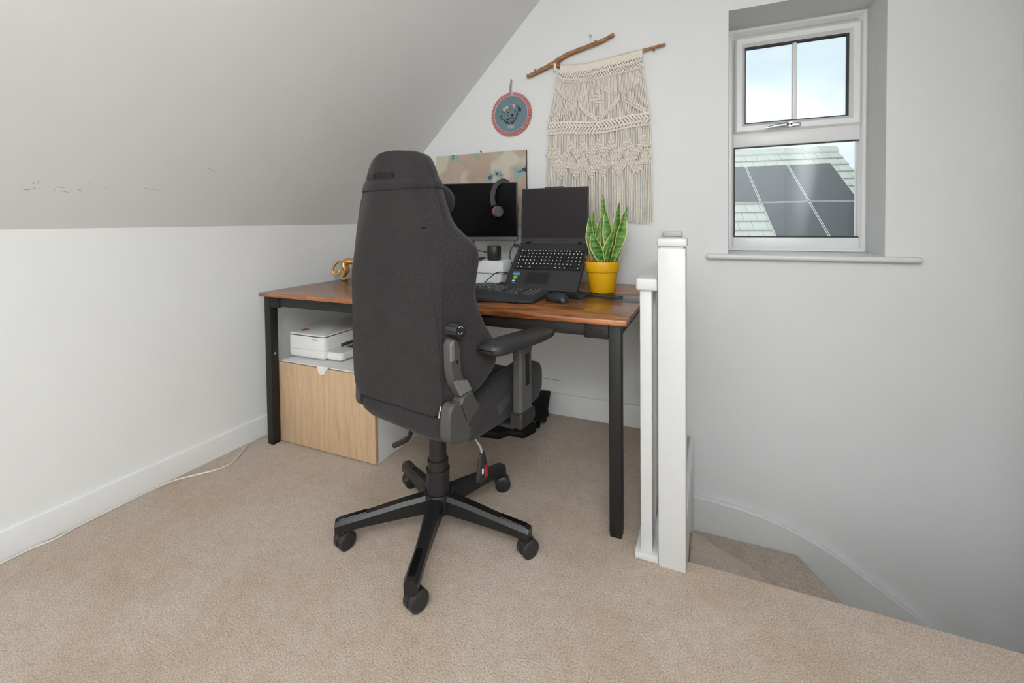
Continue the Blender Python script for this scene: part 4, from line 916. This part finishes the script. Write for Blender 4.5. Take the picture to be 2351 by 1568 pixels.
hp_ = thing('embroidery_hoop', 'round blue embroidery hoop with pink ruffle and stitched dog portrait', 'embroidery', (-1.047, YB-.004, 1.688))
hc = Vector((-1.047, YB-.010, 1.688))
def disc(r0, r1, y0, y1, n=64): return MB().lathe([(r0, y0), (r1, y0), (r1, y1), (r0, y1)] if r0 > 0 else [(0, y0), (r1, y0), (r1, y1), (0, y1)], hc, (0, -1, 0), n)
disc(0, .102, -.004, .004).obj('fabric', M['hoop_blue'], hp_, 30, world=True)
MB().rings([[hc+Vector((math.cos(a)*(.1035+.0022*math.cos(b_)), -.005-.0035*math.sin(b_), math.sin(a)*(.1035+.0022*math.cos(b_)))) for b_ in [2*PI*q/8 for q in range(8)]] for a in [2*PI*i/80 for i in range(80)]], closed=True).obj('hoop_ring', M['thread_pink'], hp_, 60, world=True)
ruf = MB(); N = 240; rows_ = []
for rr_, amp in ((.104, .0005), (.112, .003), (.119, .0045), (.1245, .006)):
    rows_.append([hc+Vector((math.cos(2*PI*i/N)*(rr_+.0012*math.sin(i*1.3)), .0015-amp*math.sin(i*2*PI/6.0+.6*math.sin(i*.21))-.001, math.sin(2*PI*i/N)*(rr_+.0012*math.sin(i*1.3)))) for i in range(N)])
back_r = [[p+Vector((0, .0012, 0)) for p in row] for row in reversed(rows_)]
allr = rows_+back_r
bmv = ruf.bm; V_ = [[bmv.verts.new(p) for p in row] for row in allr]
for i in range(len(V_)):
    a, c = V_[i], V_[(i+1) % len(V_)]
    for j in range(8, N-1 + 0):
        if 56 <= j <= 62: continue
        bmv.faces.new((a[j], a[(j+1) % N], c[(j+1) % N], c[j]))
    for j in range(0, 8): bmv.faces.new((a[j], a[j+1], c[j+1], c[j]))
    bmv.faces.new((a[N-1], a[0], c[0], c[N-1]))
ruf.obj('ruffle', M['pink'], hp_, 60, world=True)
MB().rings([[hc+Vector((x+w_*q, -.004+yy, z)) for q, yy in ((-1, 0), (1, 0), (1, .0015), (-1, .0015))] for x, w_, z in ((-.004, .0075, .100), (-.0035, .0075, .125), (-.001, .0065, .155), (.001, .0055, .176), (.002, .003, .184))]).obj('ribbon', M['ribbon'], hp_, 60, world=True)
MB().lathe([(0, 0), (.0022, 0), (.0022, .012), (.0045, .0125), (.004, .016), (0, .017)], (hc.x+.003, YB, hc.z+.190), (0, -1, .3), 10).obj('nail', M['brass'], hp_, 40, world=True)
# embroidery strokes: coordinates on the fabric, unit = hoop radius
emb = MB()
def st_(mb_, pts, w=.0011):
    mb_.tube([hc+Vector((x*.102, -.0046, z*.102)) for x, z in pts], w, 5)
random.seed(3)
def fuzz(pts, n, ln_, w=.0008):
    for i in range(n):
        t = random.random()*(len(pts)-1); k0 = int(t); f = t-k0
        x = pts[k0][0]+(pts[k0+1][0]-pts[k0][0])*f; z = pts[k0][1]+(pts[k0+1][1]-pts[k0][1])*f
        a = random.uniform(-2.2, -.9); st_(emb, [(x, z), (x+ln_*math.cos(a)*random.uniform(.4, 1), z+ln_*math.sin(a)*random.uniform(.5, 1))], w)
left_f = [(-.50, .28), (-.58, .02), (-.66, -.12), (-.48, -.20), (-.38, -.34)]
right_f = [(.42, .30), (.44, .10), (.38, -.12), (.26, -.30), (.10, -.42)]
for f_ in (left_f, right_f): fuzz(f_, 26, .13)
fuzz([(-.34, -.36), (-.10, -.42), (.14, -.44)], 26, .16); fuzz([(-.16, .06), (-.22, -.12), (-.28, -.26)], 8, .10)
st_(emb, [(-.42, .0), (-.44, -.12), (-.36, -.22), (-.26, -.28)]); st_(emb, [(.30, .02), (.34, -.12), (.24, -.28)])
st_(emb, [(.46, .36), (.56, .30), (.62, .16), (.58, .04), (.50, .18), (.46, .36)], .0022); st_(emb, [(.48, .30), (.54, .16)], .003)
emb.ball(hc+Vector((-.017, -.0045, .0125)), .0042, 10, 6, sc=(1.15, .4, .8)); emb.ball(hc+Vector((.0275, -.0045, .0165)), .0038, 10, 6, sc=(1.1, .4, .8))
emb.ball(hc+Vector((.0085, -.0045, -.0065)), .0075, 12, 8, sc=(1.25, .35, .85))
st_(emb, [(-.06, -.16), (.06, -.18), (.18, -.14)]); st_(emb, [(-.20, -.28), (-.10, -.22), (.02, -.20), (.12, -.24), (.20, -.22)], .0016); emb.ball(hc+Vector((-.019, -.0045, -.029)), .006, 10, 6, sc=(1.2, .3, .8))
st_(emb, [(-.02, -.24), (-.04, -.36), (.06, -.42), (.16, -.36), (.16, -.24)])
emb.obj('dog_stitching', M['thread_black'], hp_, 50, label='dark stitched dog face', world=True)
fl_b = MB(); fl_p = MB()
for i, (x, z) in enumerate(((-.46, .10), (-.40, .30), (-.24, .40), (-.02, .33), (.08, .52), (.20, .44), (.36, .42))):
    c = hc+Vector((x*.102, -.0046, z*.102))
    if i in (1, 2, 5):
        for q in range(5): fl_p.ball(c+Vector((.006*math.cos(q*1.257), 0, .006*math.sin(q*1.257))), .0042, 8, 6, sc=(1, .3, 1))
    else:
        fl_b.rings([[c+Vector((math.cos(a)*(.0048+.0012*math.cos(b_)), -.0005-.0012*math.sin(b_), math.sin(a)*(.0048+.0012*math.cos(b_)))) for b_ in [2*PI*q/6 for q in range(6)]] for a in [2*PI*j/14 for j in range(14)]], closed=True); fl_p.ball(c, .0035, 8, 6, sc=(1, .3, 1))
fl_b.obj('flower_outline', M['thread_black'], hp_, 50, world=True); fl_p.obj('flower_crown', M['thread_pink'], hp_, 50, label='pale pink stitched flower crown', world=True)
tx = MB(); x = -.20
for ch in 'VERA':
    z0_, z1_ = -.78, -.58
    P_ = lambda *pp: st_(tx, [(x+a*.10, z0_+b_*.20) for a, b_ in pp], .0012)
    if ch == 'V': P_((0, 1), (.4, 0), (.8, 1))
    if ch == 'E': P_((.75, .95), (.1, .95), (.1, .05), (.75, .05)); P_((.1, .5), (.65, .5))
    if ch == 'R': P_((.1, 0), (.1, 1), (.7, .9), (.65, .55), (.1, .5), (.75, 0))
    if ch == 'A': P_((0, 0), (.4, 1), (.8, 0)); P_((.15, .35), (.65, .35))
    x += .112
tx.obj('stitched_name', M['thread_white'], hp_, 50, label='white stitched name VERA', world=True)

# ------------------------------------------------------------------ macrame
mc = thing('macrame_wall_hanging', 'cream knotted macrame hanging from a forked driftwood branch', 'wall hanging', (-.55, YB-.012, 1.06))
ym = YB-.020
def sk(pts, rs, name):
    c = catmull([(x, ym+yy, z) for x, yy, z in pts], 5)
    R_ = [rs[min(int(i/5), len(rs)-2)]+(rs[min(int(i/5), len(rs)-2)+1]-rs[min(int(i/5), len(rs)-2)])*((i % 5)/5) for i in range(len(c)-1)]+[rs[-1]]
    R_ = [r*(1+.08*math.sin(i*1.9)) for i, r in enumerate(R_)]
    return MB().tube(c, R_, 10)
dw = sk([(-.942, 0, 1.884), (-.905, 0, 1.894), (-.867, 0, 1.906), (-.791, 0, 1.933), (-.717, -.002, 1.966), (-.621, -.003, 1.988), (-.528, -.002, 2.008), (-.458, 0, 2.034)], [.011, .012, .0125, .0135, .0125, .0115, .0105, .0100], 'a')
dw.tube(catmull([(-.815, ym+.001, 1.922), (-.781, ym, 1.924), (-.717, ym, 1.908), (-.609, ym, 1.899), (-.483, ym, 1.910), (-.318, ym, 1.928), (-.266, ym, 1.935), (-.208, ym, 1.941)], 5), [.010]*8+[.009]*18+[.0075]*10, 10)
for p in ((-.893, ym-.004, 1.911), (-.555, ym-.003, 2.014), (-.262, ym-.004, 1.922)): dw.ball(p, .0065, 8, 6, sc=(1.0, 1, 1))
dw.obj('driftwood_branch', M['stick'], mc, 60, world=True)
hk = MB().tube([(-.583, ym, 2.000), (-.583, ym+.002, 2.043)], .0010, 6)
hk.rings([[Vector((-.583+math.cos(a)*(.0055+.0012*math.cos(b_)), ym-.0012*math.sin(b_), 2.049+math.sin(a)*(.0055+.0012*math.cos(b_)))) for b_ in [2*PI*q/6 for q in range(6)]] for a in [2*PI*j/16 for j in range(16)]], closed=True)
hk.tube([(-.583, ym, 2.049), (-.583, YB, 2.049)], .0015, 6)
hk.obj('screw_eye', M['steel'], mc, 50, world=True)
xl_k = [(1.93, -.783), (1.85, -.772), (1.71, -.800), (1.61, -.824), (1.50, -.829), (1.28, -.836), (1.06, -.842)]
xr_k = [(1.93, -.317), (1.85, -.312), (1.71, -.297), (1.61, -.281), (1.50, -.276), (1.28, -.270), (1.06, -.268)]
def lerpk(K, z):
    if z >= K[0][0]: return K[0][1]
    for (za, xa), (zb2, xb) in zip(K, K[1:]):
        if zb2 <= z <= za: return xa+(xb-xa)*(za-z)/(za-zb2)
    return K[-1][1]
def mx_(s, z): return lerpk(xl_k, z)+(lerpk(xr_k, z)-lerpk(xl_k, z))*s
topk = [(0, 1.924), (.09, 1.908), (.22, 1.899), (.38, 1.895), (.64, 1.906), (.84, 1.914), (1.0, 1.924)]
def ztop(s):
    for (a, b_), (c, d_) in zip(topk, topk[1:]):
        if a <= s <= c: return b_+(d_-b_)*(s-a)/(c-a)
    return 1.92
def dip(s): return -.022*math.sin(PI*min(1, s/.75))*(1-s)   # the upper rows sag towards the left third
random.seed(11)
NC = 66; rc = .0031
zmid = lambda s: 1.583-.010*math.sin(PI*s)
cords = MB(); fringe = MB()
for i in range(NC):
    s = (i+.5)/NC
    zt = ztop(s)-.075+dip(s)*.3
    zz = [zt-(zt-zmid(s))*j/6 for j in range(7)]
    cords.tube([(mx_(s, z)+random.uniform(-.0008, .0008), ym-.001+random.uniform(-.001, .001), z) for z in zz], rc, 6)
    zb2 = 1.062+random.uniform(-.005, .006)+.006*math.sin(i*.6)
    zz = [zmid(s)-.03-(zmid(s)-.03-zb2)*j/9 for j in range(10)]
    fringe.tube([(mx_(s, z)+random.uniform(-.0010, .0010), ym+random.uniform(-.0015, .0012), z) for z in zz], [rc]*9+[rc*.8], 6)
o = cords.obj('upper_cords', M['cotton'], mc, 60, world=True); o['kind'] = 'stuff'
o = fringe.obj('fringe', M['cotton'], mc, 60, world=True); o['kind'] = 'stuff'
wr = MB()
for i in range(100):      # loops wrapped over the thin branch
    s = (i+.5)/100
    zt = ztop(s); x = mx_(s, 1.93)
    if .03 < s < .085: continue
    wr.tube([(x, ym+.009, zt-.008), (x, ym+.004, zt+.010), (x, ym-.006, zt+.0105), (x, ym-.0125, zt+.001), (x, ym-.011, zt-.012), (x+.0006, ym-.006, zt-.028)], .0028, 6)
o = wr.obj('branch_wraps', M['cotton'], mc, 60, world=True); o['kind'] = 'stuff'
kn_ = MB()
def stitch_row(n, zf, hgt, slant, r, y_=-.007, s0=.015, s1=.985):
    for i in range(n):
        s = s0+(s1-s0)*(i+.5)/n; z = zf(s)
        x = mx_(s, z); w_ = (mx_(1, z)-mx_(0, z))/n
        kn_.tube([(x-slant*w_*.5, ym+y_, z+hgt/2), (x, ym+y_-.004, z), (x+slant*w_*.5, ym+y_, z-hgt/2)], [r*.75, r, r*.75], 6)
f0 = lambda k: (lambda s: ztop(s)+k+dip(s)*.35)
stitch_row(34, f0(-.030), .014, 1.0, .0045); stitch_row(34, f0(-.046), .017, -1.2, .0046); stitch_row(34, f0(-.064), .016, 1.1, .0046); stitch_row(34, f0(-.079), .013, -1.0, .0044)
zm = lambda k: (lambda s: zmid(s)+k+.006*math.sin(s*9))
stitch_row(30, zm(.024), .011, 1.6, .0050); stitch_row(30, zm(.006), .020, 1.1, .0062, -.009); stitch_row(30, zm(-.014), .020, -1.1, .0062, -.009); stitch_row(30, zm(-.031), .011, -1.5, .0050)
def ridge(pts, off):
    c = catmull([(x, 0, z+off) for x, z in pts], 8)
    acc = 0; last = c[0]
    for p in c[1:]:
        acc += (p-last).length; last = p
        if acc > .0072:
            acc = 0
            kn_.tube([(p.x-.0015, ym-.006, p.z+.0065), (p.x, ym-.011, p.z), (p.x+.0015, ym-.006, p.z-.0065)], [.0032, .0048, .0032], 6)
L0, X1, B_p, R0_, X2, Pk, L1, R1 = (-.774, 1.822), (-.653, 1.707), (-.544, 1.611), (-.312, 1.818), (-.426, 1.717), (-.552, 1.793), (-.817, 1.622), (-.288, 1.624)
for off in (0, -.015):
    ridge([L0, (-.735, 1.765), X1, (-.60, 1.650), B_p], off); ridge([R0_, (-.355, 1.775), X2, (-.48, 1.665), B_p], off)
    ridge([Pk, (-.598, 1.768), X1, (-.72, 1.664), L1], off); ridge([Pk, (-.510, 1.770), X2, (-.355, 1.665), R1], off)
def knot(x, z, sc_=1.0):
    kn_.tube([(x-.0080*sc_, ym-.004, z+.0045*sc_), (x, ym-.0115, z), (x+.0080*sc_, ym-.004, z+.0045*sc_)], [.0030, .0047, .0030], 6)
    kn_.tube([(x-.0080*sc_, ym-.004, z-.0030*sc_), (x, ym-.0110, z-.0070*sc_), (x+.0080*sc_, ym-.004, z-.0030*sc_)], [.0028, .0044, .0028], 6)
for r_ in range(5):
    for q in range(5): 
        if abs(r_-2)+abs(q-2) <= 2: knot(-.550+(q-2)*.014, 1.712+(r_-2)*.016, .8)
tops = [-.787, -.696, -.629, -.547, -.474, -.391, -.309]; bots = [-.752, -.666, -.590, -.518, -.432, -.346]
for r_ in range(14):
    z = 1.498-r_*.0145
    for q in range(34):
        x = -.826+q*.0166+(.0083 if r_ % 2 else 0)
        if x < mx_(0, z)+.004 or x > mx_(1, z)-.004: continue
        dt = min(abs(x-t) for t in tops); db = min(abs(x-t) for t in bots)
        up_ok = (1.504-z) > dt*1.55; dn_ok = (z-1.300) > db*1.55
        d1 = dt*1.55; hole = False
        # open chevron channels between the zigzags
        band = (1.504-z-d1)
        if up_ok and dn_ok and not (.058 < band < .072): knot(x, z)
o = kn_.obj('knotwork', M['cotton'], mc, 60, world=True); o['kind'] = 'stuff'

# ================================================================== CABLE ON THE FLOOR
cpts = [(-2.079, .40), (-2.079, .631), (-2.079, .70), (-2.066, .759), (-2.078, .825), (-2.079, .907), (-2.079, .989), (-2.079, 1.07), (-2.068, 1.136), (-2.028, 1.197), (-1.985, 1.262), (-1.982, 1.33), (-2.03, 1.41), (-2.072, 1.475), (-2.079, 1.545), (-2.079, 1.75), (-2.079, 2.05)]
tag(MB().tube(catmull([(x, y, .0032) for x, y in cpts], 6), .0036, 8).obj('extension_cable', M['cable_white'], None, 60), 'white cable lying on the carpet along the low wall', 'cable')

# ================================================================== OUTSIDE
K_ = 1.4
R0 = Vector((2.088*K_, 10*K_, 1.08+(2.323-1.08)*K_))
azr = math.radians(-9); r_v = Vector((math.cos(azr), -math.sin(azr), 0)); u_v = Vector((math.sin(azr), math.cos(azr), 0)); up_v = (u_v+Vector((0, 0, .68))).normalized(); n_v = r_v.cross(up_v)
hs = bpy.data.objects.new('neighbour_house', None); COL.objects.link(hs)
hs.matrix_world = Matrix(((r_v.x, up_v.x, n_v.x, R0.x), (r_v.y, up_v.y, n_v.y, R0.y), (r_v.z, up_v.z, n_v.z, R0.z), (0, 0, 0, 1)))
tag(hs, 'neighbouring house with grey tiled roof and dark solar panels seen through the window', 'house')
S0 = -8.0
MB().box(S0, -.01, -4.6*K_, -.02, -.12, -.03).obj('roof_deck', M['roof_felt'], hs, 0)
# body of the house in local axes (sheared vertical walls built from world points)
inv = hs.matrix_world.inverted()
def wpt(s, d_, dz): return R0+r_v*s+u_v*d_+Vector((0, 0, dz))
bodyb = MB(); e_d = 4.5*K_*.827
ring0 = [inv @ wpt(s, d_, dz) for s, d_, dz in ((S0+.2, -e_d, -e_d*.68-.15), (-.15, -e_d, -e_d*.68-.15), (-.15, -.05, -.22), (-.15, e_d, -e_d*.68-.15), (S0+.2, e_d, -e_d*.68-.15), (S0+.2, -.05, -.22))]
ring1 = [inv @ wpt(s, d_, -8.2+0) for s, d_, dz in ((S0+.2, -e_d, 0), (-.15, -e_d, 0), (-.15, -.05, 0), (-.15, e_d, 0), (S0+.2, e_d, 0), (S0+.2, -.05, 0))]
bodyb.rings([ring1, ring0]).obj('walls', M['brick'], hs, 0)
bsl = MB(); q0 = [inv @ wpt(s, d_, -abs(d_)*.68+dz) for s, d_, dz in ((S0, 0, -.02), (-.0, 0, -.02), (0, e_d+.2, -.02), (S0, e_d+.2, -.02))]; q1 = [inv @ wpt(s, d_, -abs(d_)*.68+dz) for s, d_, dz in ((S0, 0, -.12), (-.0, 0, -.12), (0, e_d+.2, -.12), (S0, e_d+.2, -.12))]
bsl.rings([q1, q0]).obj('rear_slope', M['tile'], hs, 0)
tw, th_ = .195*K_, .24*K_
tm = MB()
tm.rings([[Vector((x, y, z)) for x, y, z in ((0, -th_-.02, .010), (tw-.008, -th_-.02, .010), (tw-.008, 0, -.022), (0, 0, -.022))], [Vector((x, y, z)) for x, y, z in ((0, -th_-.02, .040), (tw-.008, -th_-.02, .040), (tw-.008, 0, .004), (0, 0, .004))]])
tmesh = tm.mesh('roof_tile', M['tile'], 0)
def add_tile(s, d_):
    o = bpy.data.objects.new('roof_tile', tmesh); COL.objects.link(o); o.parent = hs; o.location = (s, -d_, 0)
    return o
for r_ in range(18):
    d_ = (.11+.2435*r_)*K_; off = (tw/2 if r_ % 2 else 0)
    j = 0
    while True:
        s = -tw*(j+1)-off+(0 if not off else 0)
        if s < -2.75*K_: break
        sr = (s+tw)/K_; sl_ = s/K_; dd_ = d_/K_
        vis = dd_ < .62 or sr > -.30 or (dd_ > 1.55 and sl_ < -1.55) or dd_ > 4.1
        if vis: add_tile(s, d_)
        j += 1
    if off:
        o = add_tile(-tw/2, d_); o.scale = (.5, 1, 1)
# wide strip of tile rows further along is one plain sheet, out of the window's view
MB().box(S0, -2.75*K_-.2, -4.6*K_, -.05, -.03, .02).obj('roof_sheet', M['tile'], hs, 0)
rdm = MB().rings([[Vector((x, .16*math.cos(PI*q/8), .02+.075*math.sin(PI*q/8)*g)) for q in range(9)] for x, g in ((0, 1.12), (.03, 1.12), (.031, 1.0), (.40, 1.0))]).mesh('ridge_tile', M['tile'], 40)
for j in range(10):
    o = bpy.data.objects.new('ridge_tile', rdm); COL.objects.link(o); o.parent = hs; o.location = (-.40*(j+1), -.02, -.01)
pw, ph = .665*K_, 1.225*K_
pm = MB().box(.012, pw-.012, -ph+.012, -.012, .045, .062).mesh('solar_panel', M['solar'], 0)
pfm = MB()
for a in ((0, pw, -.012, 0), (0, pw, -ph, -ph+.012), (0, .012, -ph, 0), (pw-.012, pw, -ph, 0)): pfm.box(a[0], a[1], a[2], a[3], .03, .066)
pfmesh = pfm.mesh('panel_frame', M['solar_frame'], 0)
for c_ in range(4):
    for r_ in range(3):
        if c_ >= 2 and r_ >= 1: continue
        o = bpy.data.objects.new('solar_panel', pm); COL.objects.link(o); o.parent = hs; o.location = ((-.26-.68*(c_+1))*K_+.0, -(.60+1.245*r_)*K_, 0)
        f = bpy.data.objects.new('panel_frame', pfmesh); COL.objects.link(f); f.parent = o
gz = R0.z-8.3
g_ = MB().box(-60, 60, 4.0, 90, gz-.2, gz).obj('ground', M['bounce_ground'], None, 0); struct(g_, 'unseen ground far below outside the window, made pale to bounce light up', 'ground')
